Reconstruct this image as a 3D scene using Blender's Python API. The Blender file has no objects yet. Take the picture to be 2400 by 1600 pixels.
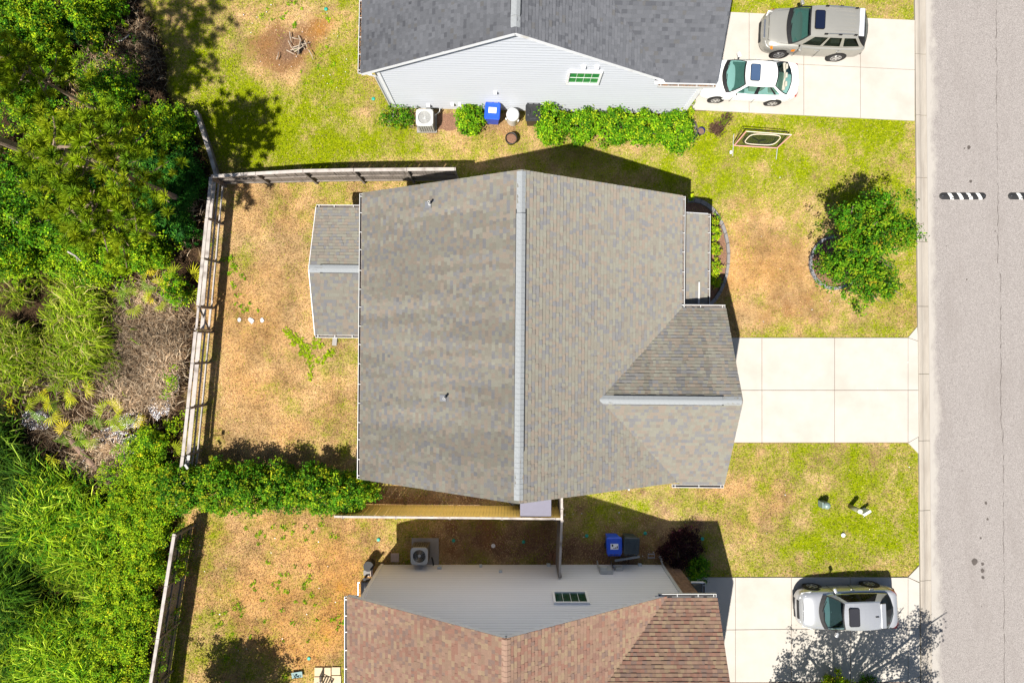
import bpy, math, random
import numpy as np
from mathutils import Vector, Matrix, noise as mnoise
random.seed(11); rng = np.random.default_rng(11)
C = bpy.context.scene; COL = C.collection
R = math.radians
# ---------------------------------------------------------------- camera, sky, sun, exposure
CAM_Z = 28.0                       # drone height in metres
PPM = 48.75                        # photo pixels (2400 wide) per metre on the ground
def at(px, py, z=0.0):             # a point of the photograph at a known height -> metres
    k = (1 - z / CAM_Z) / PPM
    return Vector(((px - 1200) * k, (800 - py) * k, z))
cd = bpy.data.cameras.new('camera'); cam = bpy.data.objects.new('camera', cd); COL.objects.link(cam)
cam.location = (0, 0, CAM_Z); cam.rotation_euler = (0, 0, 0)
cd.sensor_width = 36; cd.lens = 36 * CAM_Z * PPM / 2400; cd.clip_start = .5; cd.clip_end = 2000
C.camera = cam
SUN = Vector((.37, .475, -1.0)).normalized()
world = bpy.data.worlds.new('World'); C.world = world; world.use_nodes = True
wn = world.node_tree.nodes; wl = world.node_tree.links
sky = wn.new('ShaderNodeTexSky'); sky.sky_type = 'NISHITA'; sky.sun_disc = False
sky.sun_elevation = math.asin(-SUN.z); sky.sun_rotation = math.atan2(-SUN.x, -SUN.y)
wl.new(sky.outputs[0], wn['Background'].inputs[0]); wn['Background'].inputs[1].default_value = .05
sl = bpy.data.lights.new('sun', 'SUN'); sl.energy = 5.0; sl.angle = R(.53); sl.color = (1, .95, .87)
so = bpy.data.objects.new('sun', sl); COL.objects.link(so)
so.rotation_euler = SUN.to_track_quat('-Z', 'Y').to_euler(); so.location = (-20, -26, 50)
vs = C.view_settings; vs.view_transform = 'Standard'; vs.look = 'None'; vs.gamma = 1; vs.use_curve_mapping = False
vs.exposure = .8
# ---------------------------------------------------------------- helpers
def tag(o, label=None, cat=None, group=None, kind=None):
    if label: o['label'] = label
    if cat: o['category'] = cat
    if group: o['group'] = group
    if kind: o['kind'] = kind
    return o
def thing(name, label, cat, loc=(0, 0, 0), rot=0., group=None):
    o = bpy.data.objects.new(name, None); COL.objects.link(o)
    o.location = loc; o.rotation_euler = (0, 0, rot); o.empty_display_size = .2
    return tag(o, label, cat, group)
def place(name, me, parent=None, loc=(0, 0, 0), rot=(0, 0, 0), sc=(1, 1, 1), mtx=None):
    o = bpy.data.objects.new(name, me); COL.objects.link(o)
    if mtx is not None: o.matrix_basis = mtx
    else: o.location = loc; o.rotation_euler = rot; o.scale = sc
    if parent: o.parent = parent
    return o
def np_mesh(name, V, F, mat, col=None, smooth=False):
    """V (n,3), F (m,k) constant k; col (n,3) per vertex"""
    V = np.asarray(V, np.float32); F = np.asarray(F, np.int32); m, k = F.shape
    me = bpy.data.meshes.new(name); me.vertices.add(len(V)); me.vertices.foreach_set('co', V.ravel())
    me.loops.add(m * k); me.loops.foreach_set('vertex_index', F.ravel())
    me.polygons.add(m); me.polygons.foreach_set('loop_start', np.arange(0, m * k, k, dtype=np.int32))
    me.polygons.foreach_set('use_smooth', np.full(m, smooth))
    if col is not None:
        a = me.color_attributes.new('Col', 'FLOAT_COLOR', 'POINT')
        a.data.foreach_set('color', np.hstack([np.asarray(col, np.float32), np.ones((len(V), 1), np.float32)]).ravel())
    me.update(calc_edges=True); me.validate(); me.materials.append(mat)
    return me
class MB:
    def __init__(s): s.v = []; s.f = []; s.c = []; s.m = []; s.cur = None; s.mi = 0
    def face(s, pts):
        n = len(s.v); s.v += [tuple(p) for p in pts]; s.f.append(tuple(range(n, n + len(pts)))); s.c += [s.cur] * len(pts); s.m.append(s.mi); return s
    def poly(s, V, F):
        n = len(s.v); s.v += [tuple(p) for p in V]; s.c += [s.cur] * len(V)
        for f in F: s.f.append(tuple(i + n for i in f)); s.m.append(s.mi)
        return s
    def box(s, c, d, rz=0., ry=0., rx=0., taper=1.):
        x, y, z = d[0] / 2, d[1] / 2, d[2] / 2; t = taper
        P = [(-x*t, -y*t, -z), (x*t, -y*t, -z), (x*t, y*t, -z), (-x*t, y*t, -z), (-x, -y, z), (x, -y, z), (x, y, z), (-x, y, z)]
        M = Matrix.Translation(c) @ Matrix.Rotation(rz, 4, 'Z') @ Matrix.Rotation(ry, 4, 'Y') @ Matrix.Rotation(rx, 4, 'X')
        return s.poly([M @ Vector(p) for p in P], [(3, 2, 1, 0), (4, 5, 6, 7), (0, 1, 5, 4), (1, 2, 6, 5), (2, 3, 7, 6), (3, 0, 4, 7)])
    def bar(s, a, b, w, h, up=(0, 0, 1)):
        a = Vector(a); b = Vector(b); d = (b - a).normalized(); up = Vector(up)
        if abs(d.dot(up)) > .99: up = Vector((0, 1, 0))
        sd = d.cross(up).normalized() * w / 2; u = sd.cross(d).normalized() * h / 2
        P = [a - sd - u, a + sd - u, a + sd + u, a - sd + u, b - sd - u, b + sd - u, b + sd + u, b - sd + u]
        return s.poly(P, [(0, 1, 2, 3), (7, 6, 5, 4), (0, 4, 5, 1), (1, 5, 6, 2), (2, 6, 7, 3), (3, 7, 4, 0)])
    def tube(s, pts, r, n=8, cap=True):
        pts = [Vector(p) for p in pts]; rr = r if isinstance(r, (list, tuple)) else [r] * len(pts); V = []; F = []
        for i, p in enumerate(pts):
            d = (pts[min(i + 1, len(pts) - 1)] - pts[max(i - 1, 0)]).normalized()
            a = d.orthogonal().normalized() if abs(d.z) > .95 else d.cross(Vector((0, 0, 1))).normalized()
            b = d.cross(a)
            for k in range(n):
                t = 2 * math.pi * k / n; V.append(p + (a * math.cos(t) + b * math.sin(t)) * rr[i])
        for i in range(len(pts) - 1):
            for k in range(n): F.append((i*n + k, i*n + (k+1) % n, (i+1)*n + (k+1) % n, (i+1)*n + k))
        if cap: F += [tuple(range(n - 1, -1, -1)), tuple(range((len(pts) - 1)*n, len(pts)*n))]
        return s.poly(V, F)
    def lathe(s, prof, c=(0, 0, 0), n=20, cap0=True, cap1=True):
        V = []; F = []
        for r, z in prof:
            for k in range(n):
                t = 2*math.pi*k/n; V.append((c[0] + r*math.cos(t), c[1] + r*math.sin(t), c[2] + z))
        for i in range(len(prof) - 1):
            for k in range(n): F.append((i*n + k, i*n + (k+1) % n, (i+1)*n + (k+1) % n, (i+1)*n + k))
        if cap0: F.append(tuple(range(n - 1, -1, -1)))
        if cap1: F.append(tuple(range((len(prof) - 1)*n, len(prof)*n)))
        return s.poly(V, F)
    def prism(s, poly, z0, z1):
        n = len(poly); V = [(p[0], p[1], z0) for p in poly] + [(p[0], p[1], z1) for p in poly]
        return s.poly(V, [tuple(range(n - 1, -1, -1)), tuple(range(n, 2*n))] + [(i, (i+1) % n, n + (i+1) % n, n + i) for i in range(n)])
    def mesh(s, name, mat, smooth=False):
        me = bpy.data.meshes.new(name); me.from_pydata(s.v, [], s.f)
        for m in (mat if isinstance(mat, (list, tuple)) else [mat]): me.materials.append(m)
        if len(set(s.m)) > 1: me.polygons.foreach_set('material_index', s.m)
        if any(c is not None for c in s.c):
            a = me.color_attributes.new('Col', 'FLOAT_COLOR', 'POINT')
            a.data.foreach_set('color', np.array([(*(c or (1, 1, 1)), 1) for c in s.c], np.float32).ravel())
        if smooth: me.polygons.foreach_set('use_smooth', [True] * len(me.polygons))
        me.update(); return me
    def build(s, name, mat, parent=None, smooth=False, bevel=0., sub=0, loc=(0, 0, 0), rot=(0, 0, 0)):
        o = place(name, s.mesh(name, mat, smooth), parent, loc, rot)
        if bevel:
            b = o.modifiers.new('bevel', 'BEVEL'); b.width = bevel; b.segments = 2; b.limit_method = 'ANGLE'
        if sub:
            b = o.modifiers.new('sub', 'SUBSURF'); b.levels = sub; b.render_levels = sub
        return o
def copy_tree(o, parent=None):
    c = o.copy(); COL.objects.link(c); c.parent = parent
    for ch in o.children: copy_tree(ch, c)
    return c
# ---------------------------------------------------------------- materials
def nodes(name):
    m = bpy.data.materials.new(name); m.use_nodes = True; nt = m.node_tree
    return m, nt, nt.nodes, nt.links, nt.nodes['Principled BSDF']
def mat(name, col, rough=.7, var=.12, scale=6., bump=0., bscale=None, metal=0., spec=.5, coat=0., attr=False, stretch=(1, 1, 1), tint=None, trans=0., drough=0., world_=False, emit=None):
    m, nt, N, L, B = nodes(name)
    B.inputs['Roughness'].default_value = rough; B.inputs['Metallic'].default_value = metal
    B.inputs['Specular IOR Level'].default_value = spec; B.inputs['Coat Weight'].default_value = coat
    B.inputs['Diffuse Roughness'].default_value = drough
    tc = N.new('ShaderNodeTexCoord'); mp = N.new('ShaderNodeMapping'); mp.inputs['Scale'].default_value = stretch
    if world_:
        g = N.new('ShaderNodeNewGeometry'); L.new(g.outputs['Position'], mp.inputs[0])
    else: L.new(tc.outputs['Object'], mp.inputs[0])
    nz = N.new('ShaderNodeTexNoise'); nz.inputs['Scale'].default_value = scale; nz.inputs['Detail'].default_value = 6; nz.inputs['Roughness'].default_value = .65
    L.new(mp.outputs[0], nz.inputs['Vector'])
    rp = N.new('ShaderNodeMapRange'); rp.inputs[1].default_value = .25; rp.inputs[2].default_value = .75
    rp.inputs[3].default_value = 1 - var; rp.inputs[4].default_value = 1 + var; L.new(nz.outputs[0], rp.inputs[0])
    mx = N.new('ShaderNodeMix'); mx.data_type = 'RGBA'; mx.blend_type = 'MULTIPLY'; mx.inputs[0].default_value = 1
    if attr:
        at_ = N.new('ShaderNodeAttribute'); at_.attribute_name = 'Col'; L.new(at_.outputs['Color'], mx.inputs[6])
    else: mx.inputs[6].default_value = (*col, 1)
    L.new(rp.outputs[0], mx.inputs[7]); out = mx.outputs[2]
    if tint:                           # (second colour, scale, low, high): blotches of wear or dirt
        n2 = N.new('ShaderNodeTexNoise'); n2.inputs['Scale'].default_value = tint[1]; n2.inputs['Detail'].default_value = 5; L.new(mp.outputs[0], n2.inputs['Vector'])
        r2 = N.new('ShaderNodeMapRange'); r2.inputs[1].default_value = tint[2]; r2.inputs[2].default_value = tint[3]; L.new(n2.outputs[0], r2.inputs[0])
        m2 = N.new('ShaderNodeMix'); m2.data_type = 'RGBA'; L.new(r2.outputs[0], m2.inputs[0]); L.new(out, m2.inputs[6]); m2.inputs[7].default_value = (*tint[0], 1); out = m2.outputs[2]
    L.new(out, B.inputs['Base Color'])
    if bump:
        n3 = N.new('ShaderNodeTexNoise'); n3.inputs['Scale'].default_value = bscale or scale * 3; n3.inputs['Detail'].default_value = 4; L.new(mp.outputs[0], n3.inputs['Vector'])
        bp = N.new('ShaderNodeBump'); bp.inputs['Strength'].default_value = bump; bp.inputs['Distance'].default_value = .02
        L.new(n3.outputs[0], bp.inputs['Height']); L.new(bp.outputs[0], B.inputs['Normal'])
    if trans:
        t = N.new('ShaderNodeBsdfTranslucent'); L.new(out, t.inputs[0]); ms = N.new('ShaderNodeMixShader'); ms.inputs[0].default_value = trans
        L.new(B.outputs[0], ms.inputs[1]); L.new(t.outputs[0], ms.inputs[2]); L.new(ms.outputs[0], N['Material Output'].inputs[0])
    return m
def glass(name, tint, gl=.22, rough=.02):
    m, nt, N, L, B = nodes(name); N.remove(B)
    t = N.new('ShaderNodeBsdfTransparent'); t.inputs[0].default_value = (*tint, 1)
    g = N.new('ShaderNodeBsdfGlossy'); g.inputs['Roughness'].default_value = rough; g.inputs[0].default_value = (.9, .95, 1, 1)
    lw = N.new('ShaderNodeLayerWeight'); lw.inputs[0].default_value = gl
    ms = N.new('ShaderNodeMixShader'); L.new(lw.outputs['Fresnel'], ms.inputs[0]); L.new(t.outputs[0], ms.inputs[1]); L.new(g.outputs[0], ms.inputs[2])
    L.new(ms.outputs[0], N['Material Output'].inputs[0]); return m
WHITE = mat('white_vinyl', (.74, .75, .78), .45, .04, 3, tint=((.55, .52, .46), 1.2, .62, .8))
GUTTER_W = mat('gutter_white', (.50, .50, .49), .4, .05, 4)
SIDING_W = mat('white_siding', (.53, .555, .60), .5, .03, 1.2, stretch=(.3, 1, 3))
SIDING_G = mat('grey_siding', (.76, .765, .79), .5, .04, 1.0, stretch=(.3, 1, 3))
SHINGLE = mat('asphalt_shingle', (1, 1, 1), .95, .16, 45, bump=.5, bscale=120, spec=.15, attr=True, drough=1.)
DECKM = mat('roof_felt', (.05, .05, .05), .9, .1)
CAPM = mat('ridge_shingle', (.25, .265, .275), .9, .14, 25, bump=.4, spec=.2)
CAPB = mat('ridge_shingle_tan', (.26, .17, .125), .9, .14, 25, bump=.4, spec=.2)
LAP_SHADE_W = mat('white_lap_shade', (.46, .485, .525), .7, .05); LAP_SHADE_G = mat('grey_lap_shade', (.60, .60, .615), .7, .06)  # greyer siding, paints the shade line at each lap
BLACKP = mat('black_plastic', (.02, .021, .023), .42, .15, 8)
DARKM = mat('dark_rubber', (.015, .015, .016), .7, .1, 20)
METAL = mat('brushed_metal', (.55, .56, .57), .32, .08, 10, metal=.9)
CONC = mat('driveway_concrete', (.435, .405, .362), .85, .07, 1.6, bump=.25, bscale=70, tint=((.37, .33, .28), .55, .5, .85), world_=True)
CURBM = mat('kerb_concrete', (.34, .305, .26), .85, .1, 3, bump=.25, bscale=60, stretch=(4, .5, 1), tint=((.25, .215, .18), .9, .5, .8), world_=True)
PADM = mat('grey_concrete', (.27, .255, .24), .85, .12, 6, bump=.3)
WOODG = mat('weathered_wood', (.21, .18, .155), .85, .3, 5, bump=.4, stretch=(1, 1, 6), tint=((.09, .07, .06), 2.2, .5, .72))
WOODW = mat('bleached_wood', (.40, .36, .33), .85, .2, 5, bump=.3, tint=((.16, .135, .12), 2.5, .5, .75))
WOODY = mat('new_pine_wood', (.80, .54, .13), .75, .25, 4, bump=.3, stretch=(2, 2, .6), tint=((.50, .33, .09), 1.4, .5, .75))
BRICKM = mat('brown_stone', (.20, .12, .075), .9, .35, 6, bump=.6)
LEAFM = mat('leaf', (1, 1, 1), .6, .1, 9, spec=.1, attr=True, trans=.22)
GRASSM = mat('grass_blade', (1, 1, 1), .8, .1, 9, spec=.0, attr=True, trans=.25)
BARK = mat('bark', (.17, .125, .095), .9, .35, 7, bump=.7, stretch=(2, 2, .7))
TWIG = mat('dry_twig', (.36, .29, .22), .9, .3, 9)
MULCH = mat('mulch', (.19, .10, .062), .95, .5, 16, bump=1., bscale=40, world_=True)
SOIL = mat('soil', (.16, .1, .07), .95, .4, 12, bump=.8, bscale=30, world_=True)
WINF = mat('window_frame_white', (.8, .8, .8), .35, .03)
GLASSG = mat('green_window_glass', (.03, .22, .055), .06, .12, 3, spec=.6)
GLASSD = mat('dark_green_window_glass', (.01, .05, .03), .04, .3, 4, spec=.7)
BLUEP = mat('blue_plastic', (.012, .075, .55), .38, .1, 6)
GREYP = mat('grey_painted_metal', (.42, .43, .42), .45, .08, 5)
GSHADE = mat('gutter_inner_shade', (.20, .17, .15), .9, .5, 9)  # inner faces coloured dark for the shadow inside the trough
TEAL = mat('teal_plastic', (.02, .30, .22), .5, .1)
# ---------------------------------------------------------------- ground: one sheet, lawn colour from where the grass is green, dry or bare
def vnoise(x, y, s, seed=0):       # smooth value noise on arrays
    r = np.random.default_rng(seed).random((64, 64)); x = x*s + 31.7; y = y*s + 17.3
    xi = np.floor(x).astype(int); yi = np.floor(y).astype(int); fx = x - xi; fy = y - yi
    fx = fx*fx*(3 - 2*fx); fy = fy*fy*(3 - 2*fy); g = lambda a, b: r[a % 64, b % 64]
    return (g(xi, yi)*(1-fx) + g(xi+1, yi)*fx)*(1-fy) + (g(xi, yi+1)*(1-fx) + g(xi+1, yi+1)*fx)*fy
def fbm(x, y, s, seed=0, o=4):
    t = 0; a = .5; n = 0
    for i in range(o): t = t + a*vnoise(x, y, s*2**i, seed + i); n += a; a *= .6
    return t/n
# (px, py, rx, ry, green, soil, orange, weight)   patches of the real lawn
PATCH = [(620,300,190,130,1.0,0,0,1),(760,330,120,70,1.0,0,0,.9),(560,210,120,60,.75,0,0,.7),(740,60,120,90,.5,.05,.1,.9),(690,115,95,75,.1,.85,.25,1),(745,80,35,40,.1,.8,.9,1),(690,105,42,32,0,1,0,1),
 (790,130,60,70,.75,0,.1,.8),(880,240,60,50,.45,.1,.1,.8),(1000,330,140,50,.8,0,0,.8),(1250,330,260,50,.35,.05,.25,.9),(1400,390,200,60,.45,.2,0,.9),(1040,275,70,40,0,.8,.15,.9),(1170,290,90,30,.2,.55,.1,.8),
 (1850,320,260,70,.72,0,.1,1),(1700,370,140,60,.75,0,.1,.9),(2000,345,140,50,.5,0,.25,.8),(2050,300,140,25,.8,0,0,.9),(1900,20,300,45,.72,0,0,1),(2110,420,50,120,.7,0,.1,.8),(1950,440,140,60,.8,0,.05,.9),(1700,450,110,60,.75,0,.1,.9),
 (1760,560,120,110,.28,0,.35,1),(1800,650,150,75,.05,.28,.5,1),(1850,730,120,40,.10,.5,.25,1),(2060,640,90,90,.42,0,.2,.9),(2090,740,90,40,.5,0,.15,.9),(1730,770,120,25,.35,0,.2,.7),(1960,600,60,55,.05,.7,0,.9),
 (1800,1090,160,60,.5,0,.2,1),(2020,1090,150,60,.62,0,.1,1),(2060,1260,140,80,.78,0,.05,1),(1850,1300,160,40,.6,0,.1,1),(1770,1180,120,70,.4,0,.3,1),(1960,1200,100,60,.66,0,.1,.9),(1700,1150,60,50,.2,0,.4,.8),
 (1450,1190,160,60,.55,.35,0,1),(1580,1260,90,70,.25,.6,0,1),(1400,1290,150,40,.15,.85,0,1),(1150,1270,180,70,.25,.75,0,1),(1020,1170,220,30,.2,.7,.1,1),
 (640,650,190,230,.03,.16,.2,1),(560,700,90,100,.02,.12,.5,1),(600,760,60,50,.0,.2,.5,.8),(660,470,190,50,.2,.05,.3,1),(800,460,60,50,.5,.05,.2,.8),(545,620,45,60,.42,.05,.2,.8),(720,840,55,60,.35,0,.2,.6),(740,970,130,110,.28,.0,.3,1),(600,920,120,110,.07,.1,.4,1),(600,1080,220,40,.12,.3,.2,.8),
 (640,1350,240,180,.08,.15,.6,1),(560,1300,100,80,.12,.1,.35,1),(760,1420,120,120,.08,.3,1.0,.9),(700,1470,100,80,.15,.25,.8,.8),(470,1500,60,130,.55,.1,.3,.9),(480,1240,70,30,.45,.1,.5,.8),(700,1380,60,90,.35,.1,.3,.5)]
def lawn(px, py):
    x = px/48.75; y = py/48.75
    g = .5 + 0*px; d = 0*px; o = .15 + 0*px
    jx = px + (fbm(x, y, .5, 3) - .5)*70; jy = py + (fbm(x, y, .5, 9) - .5)*70
    for (cx, cy, rx, ry, G, D, O, w) in PATCH:
        k = w*np.exp(-(((jx-cx)/rx)**2 + ((jy-cy)/ry)**2)**1.3*.8)
        g = g + (G - g)*k; d = d + (D - d)*k; o = o + (O - o)*k
    n = fbm(x, y, 1.1, 21); g = np.clip(g + (n - .5)*.95 + (fbm(x, y, 3.1, 55) - .5)*.5, 0, 1)
    d = np.clip(d + (fbm(x, y, 1.3, 33) - .52)*.9*np.clip(d*6, .12, 1), 0, 1); o = np.clip(o + (fbm(x, y, .9, 44) - .5)*.5, 0, 1)
    return g, d, o
def straw(x, y):                    # the dry grass is paler and pinker in some spots, browner in others
    a = fbm(x, y, .75, 91)*.6 + fbm(x, y, 2.3, 92)*.4; return np.clip(.70 + (a - .3)*1.5, .68, 1.22)
def wood_edge(py):                 # x (photo px) of the edge between the wood and the mown ground
    return np.interp(py, [-400, 0, 60, 150, 250, 330, 420, 700, 1060, 1250, 1600, 2000], [330, 335, 370, 400, 420, 480, 500, 478, 430, 405, 352, 300])
def build_ground():
    gx = np.concatenate([[-400, -120, -60, -40, -32], np.arange(-28, 28.01, .115), [32, 40, 60, 120, 400]])
    gy = np.concatenate([[-400, -120, -60, -40, -26], np.arange(-20, 20.01, .115), [26, 40, 60, 120, 400]])
    X, Y = np.meshgrid(gx, gy); px = X*PPM + 1200; py = 800 - Y*PPM
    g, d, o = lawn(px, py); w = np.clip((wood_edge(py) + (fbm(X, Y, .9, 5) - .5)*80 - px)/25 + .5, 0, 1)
    Z = (fbm(X, Y, .8, 8) - .5)*.05 - .02; Z -= .10*w
    far = (abs(X) > 28) | (abs(Y) > 20); Z[far] = -.05
    nx, ny = len(gx), len(gy); V = np.stack([X, Y, Z], -1).reshape(-1, 3)
    i = np.arange(nx*ny).reshape(ny, nx); F = np.stack([i[:-1, :-1], i[:-1, 1:], i[1:, 1:], i[1:, :-1]], -1).reshape(-1, 4)
    m, nt, N, L, B = nodes('lawn_soil'); B.inputs['Roughness'].default_value = .9; B.inputs['Specular IOR Level'].default_value = 0.
    a = N.new('ShaderNodeAttribute'); a.attribute_name = 'Col'; sp = N.new('ShaderNodeSeparateColor'); L.new(a.outputs['Color'], sp.inputs[0])
    geo = N.new('ShaderNodeNewGeometry')
    def noise_(s, det=4):
        n = N.new('ShaderNodeTexNoise'); n.inputs['Scale'].default_value = s; n.inputs['Detail'].default_value = det; n.inputs['Roughness'].default_value = .7; L.new(geo.outputs['Position'], n.inputs['Vector']); return n.outputs[0]
    def ramp(x, a0, a1):
        r = N.new('ShaderNodeMapRange'); r.inputs[1].default_value = a0; r.inputs[2].default_value = a1; L.new(x, r.inputs[0]); return r.outputs[0]
    def mix(f, c0, c1):
        k = N.new('ShaderNodeMix'); k.data_type = 'RGBA'; (L.new(f, k.inputs[0]))
        for s_, c in ((6, c0), (7, c1)):
            if isinstance(c, tuple): k.inputs[s_].default_value = (*c, 1)
            else: L.new(c, k.inputs[s_])
        return k.outputs[2]
    def madd(x, y, s):
        k = N.new('ShaderNodeMath'); k.operation = 'MULTIPLY_ADD'; L.new(y, k.inputs[0]); k.inputs[1].default_value = s; L.new(x, k.inputs[2]); return k.outputs[0]
    fine = noise_(14); mid = noise_(5); vf = noise_(42, 3)
    dry = mix(ramp(mid, .35, .65), (.42, .28, .13), (.52, .37, .19)); dry = mix(sp.outputs[2], dry, (.45, .235, .06))
    sa = N.new('ShaderNodeAttribute'); sa.attribute_name = 'Straw'; k2 = N.new('ShaderNodeMix'); k2.data_type = 'RGBA'; k2.blend_type = 'MULTIPLY'; k2.inputs[0].default_value = 1; L.new(dry, k2.inputs[6]); L.new(sa.outputs['Fac'], k2.inputs[7]); dry = k2.outputs[2]
    grn = mix(ramp(mid, .35, .68), (.17, .225, .005), (.31, .35, .007))
    t = ramp(madd(sp.outputs[0], fine, 1.1), .75, 1.35)
    c = mix(t, dry, grn)
    soil = mix(ramp(fine, .35, .65), (.13, .075, .045), (.28, .165, .10)); soil = mix(sp.outputs[2], soil, (.46, .215, .03))
    c = mix(ramp(madd(sp.outputs[1], fine, .8), .7, 1.05), c, soil)
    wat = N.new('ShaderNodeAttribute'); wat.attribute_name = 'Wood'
    lit = mix(ramp(fine, .35, .68), (.012, .009, .006), (.10, .06, .035)); c = mix(wat.outputs['Fac'], c, lit)  # wood floor coloured very dark to stand in for canopy shade
    k = N.new('ShaderNodeMix'); k.data_type = 'RGBA'; k.blend_type = 'MULTIPLY'; k.inputs[0].default_value = 1; L.new(c, k.inputs[6])
    r = N.new('ShaderNodeMapRange'); r.inputs[1].default_value = .25; r.inputs[2].default_value = .75; r.inputs[3].default_value = .5; r.inputs[4].default_value = 1.4; L.new(vf, r.inputs[0]); L.new(r.outputs[0], k.inputs[7])
    L.new(k.outputs[2], B.inputs['Base Color'])
    bp = N.new('ShaderNodeBump'); bp.inputs['Strength'].default_value = .9; bp.inputs['Distance'].default_value = .05; L.new(vf, bp.inputs['Height']); L.new(bp.outputs[0], B.inputs['Normal'])
    me = np_mesh('ground', V, F, m, np.stack([g, d, o], -1).reshape(-1, 3), True)
    ws = me.attributes.new('Straw', 'FLOAT', 'POINT'); ws.data.foreach_set('value', straw(px/PPM, py/PPM).astype(np.float32).ravel())
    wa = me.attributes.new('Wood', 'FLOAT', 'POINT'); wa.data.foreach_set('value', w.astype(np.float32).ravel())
    tag(place('ground', me), kind='structure')
build_ground()
# ---------------------------------------------------------------- road, kerb, driveways
m, nt, N, L, B = nodes('asphalt'); B.inputs['Roughness'].default_value = .92; B.inputs['Specular IOR Level'].default_value = .2
geo = N.new('ShaderNodeNewGeometry')
def an(s, d=3, st=None):
    n = N.new('ShaderNodeTexNoise'); n.inputs['Scale'].default_value = s; n.inputs['Detail'].default_value = d; n.inputs['Roughness'].default_value = .7
    if st:
        q = N.new('ShaderNodeMapping'); q.inputs['Scale'].default_value = st; L.new(geo.outputs['Position'], q.inputs[0]); L.new(q.outputs[0], n.inputs['Vector'])
    else: L.new(geo.outputs['Position'], n.inputs['Vector'])
    return n.outputs[0]
def amix(f, a, b, lo, hi):
    r = N.new('ShaderNodeMapRange'); r.inputs[1].default_value = lo; r.inputs[2].default_value = hi; L.new(f, r.inputs[0])
    k = N.new('ShaderNodeMix'); k.data_type = 'RGBA'; L.new(r.outputs[0], k.inputs[0])
    for s_, c in ((6, a), (7, b)):
        if isinstance(c, tuple): k.inputs[s_].default_value = (*c, 1)
        else: L.new(c, k.inputs[s_])
    return k.outputs[2]
c = amix(an(26, 4), (.155, .139, .131), (.35, .322, .305), .32, .68)
c = amix(an(.55, 4, (1.6, .35, 1)), c, (.20, .178, .165), .5, .95); c = amix(an(60, 2), c, (.05, .045, .04), .64, .76); c = amix(an(55, 2, (1.1, 1, 1)), c, (.5, .48, .45), .66, .78)
c = amix(an(.9, 5, (1, 1, 1)), c, (.12, .105, .095), .74, .9)
sx = N.new('ShaderNodeSeparateXYZ'); L.new(geo.outputs['Position'], sx.inputs[0])      # pale dust gathered along the kerb
def math_(op, a, b):
    k = N.new('ShaderNodeMath'); k.operation = op
    for i_, v in ((0, a), (1, b)):
        if isinstance(v, (int, float)): k.inputs[i_].default_value = v
        else: L.new(v, k.inputs[i_])
    return k.outputs[0]
dk = math_('SUBTRACT', math_('ADD', sx.outputs[0], math_('MULTIPLY', sx.outputs[1], .0094)), 20.04)
c = amix(math_('ADD', dk, math_('MULTIPLY', math_('SUBTRACT', an(1.1, 5, (1, .5, 1)), .5), 1.5)), (.36, .335, .305), c, .15, .5)
L.new(c, B.inputs['Base Color']); bp = N.new('ShaderNodeBump'); bp.inputs['Strength'].default_value = .6; bp.inputs['Distance'].default_value = .012; L.new(an(40, 3), bp.inputs['Height']); L.new(bp.outputs[0], B.inputs['Normal'])
ASPH = m
def kx(py): return 2142 + 15*py/1600       # left edge of the kerb
def drv(py): return kx(py) + 27.5
pts = lambda l, z=0: [tuple(at(*p))[:2] for p in l]
road = MB(); road.prism([tuple(at(drv(-300), -300))[:2], tuple(at(drv(1900), 1900))[:2], (60, -23), (60, 23)], -.2, .012)
road = tag(road.build('road', ASPH), kind='structure')
TAR = mat('tar_and_oil', (.075, .062, .055), .8, .3, 9)
def ribbon(b, pl, w, z, jit=.3):
    for (x0, y0), (x1, y1) in zip(pl[:-1], pl[1:]):
        d = Vector((x1-x0, y1-y0)).normalized(); n = Vector((-d.y, d.x))*w/2*(1 + random.uniform(-jit, jit))
        b.face([(x0-n.x, y0-n.y, z), (x1-n.x, y1-n.y, z), (x1+n.x, y1+n.y, z), (x0+n.x, y0+n.y, z)])
b = MB()
for x0, ys in ((2334, (-20, 420)), (2338, (430, 620)), (2344, (640, 1010)), (2350, (1000, 1620))):
    pl = [tuple(at(x0 + random.uniform(-1.6, 1.6) + (y-ys[0])*.006, y))[:2] for y in np.arange(ys[0], ys[1], 11)]; ribbon(b, pl, .018, .016, .8)
b.build('road_crack', TAR, road)
for (sx, sy, r) in ((2284,1316,.16),(2302,1320,.09),(2302,1336,.1),(2303,1352,.09),(2314,1216,.07),(2298,1260,.06),(2270,346,.1),(2260,348,.04),(2275,425,.08),(2310,1178,.08),(2265,655,.04),(2332,542,.04),(2217,577,.03),(2254,1102,.03),(2300,1420,.03)):
    b = MB(); k = 9; p = at(sx, sy); b.face([(p.x + r*math.cos(6.283*i/k)*random.uniform(.6, 1.1), p.y + r*1.15*math.sin(6.283*i/k)*random.uniform(.6, 1.1), .017) for i in range(k)]); b.build('oil_stain', TAR, road)
kerb = thing('kerb', None, None); kerb['kind'] = 'structure'
KJ = [-190, -30, 128, 271, 417, 567, 718, 876, 1032, 1195, 1359, 1519, 1680]
PROF = [(0, -.1), (0, .075), (.06, .085), (.16, .075), (.27, .035), (.40, .018), (.55, .022), (.562, -.1)]
for y0, y1 in zip(KJ[:-1], KJ[1:]):
    a = at(kx(y0+.5), y0+.5); c_ = at(kx(y1-.5), y1-.5); q = MB(); V = []
    for p in (a, c_):
        for (u, z) in PROF: V.append((p.x + u, p.y, z))
    n = len(PROF); q.poly(V, [(i, i + n, i + 1 + n, i + 1) for i in range(n-1)] + [tuple(range(n)), tuple(range(2*n-1, n-1, -1))])
    q.build('kerb_stone', CURBM, kerb)
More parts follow.
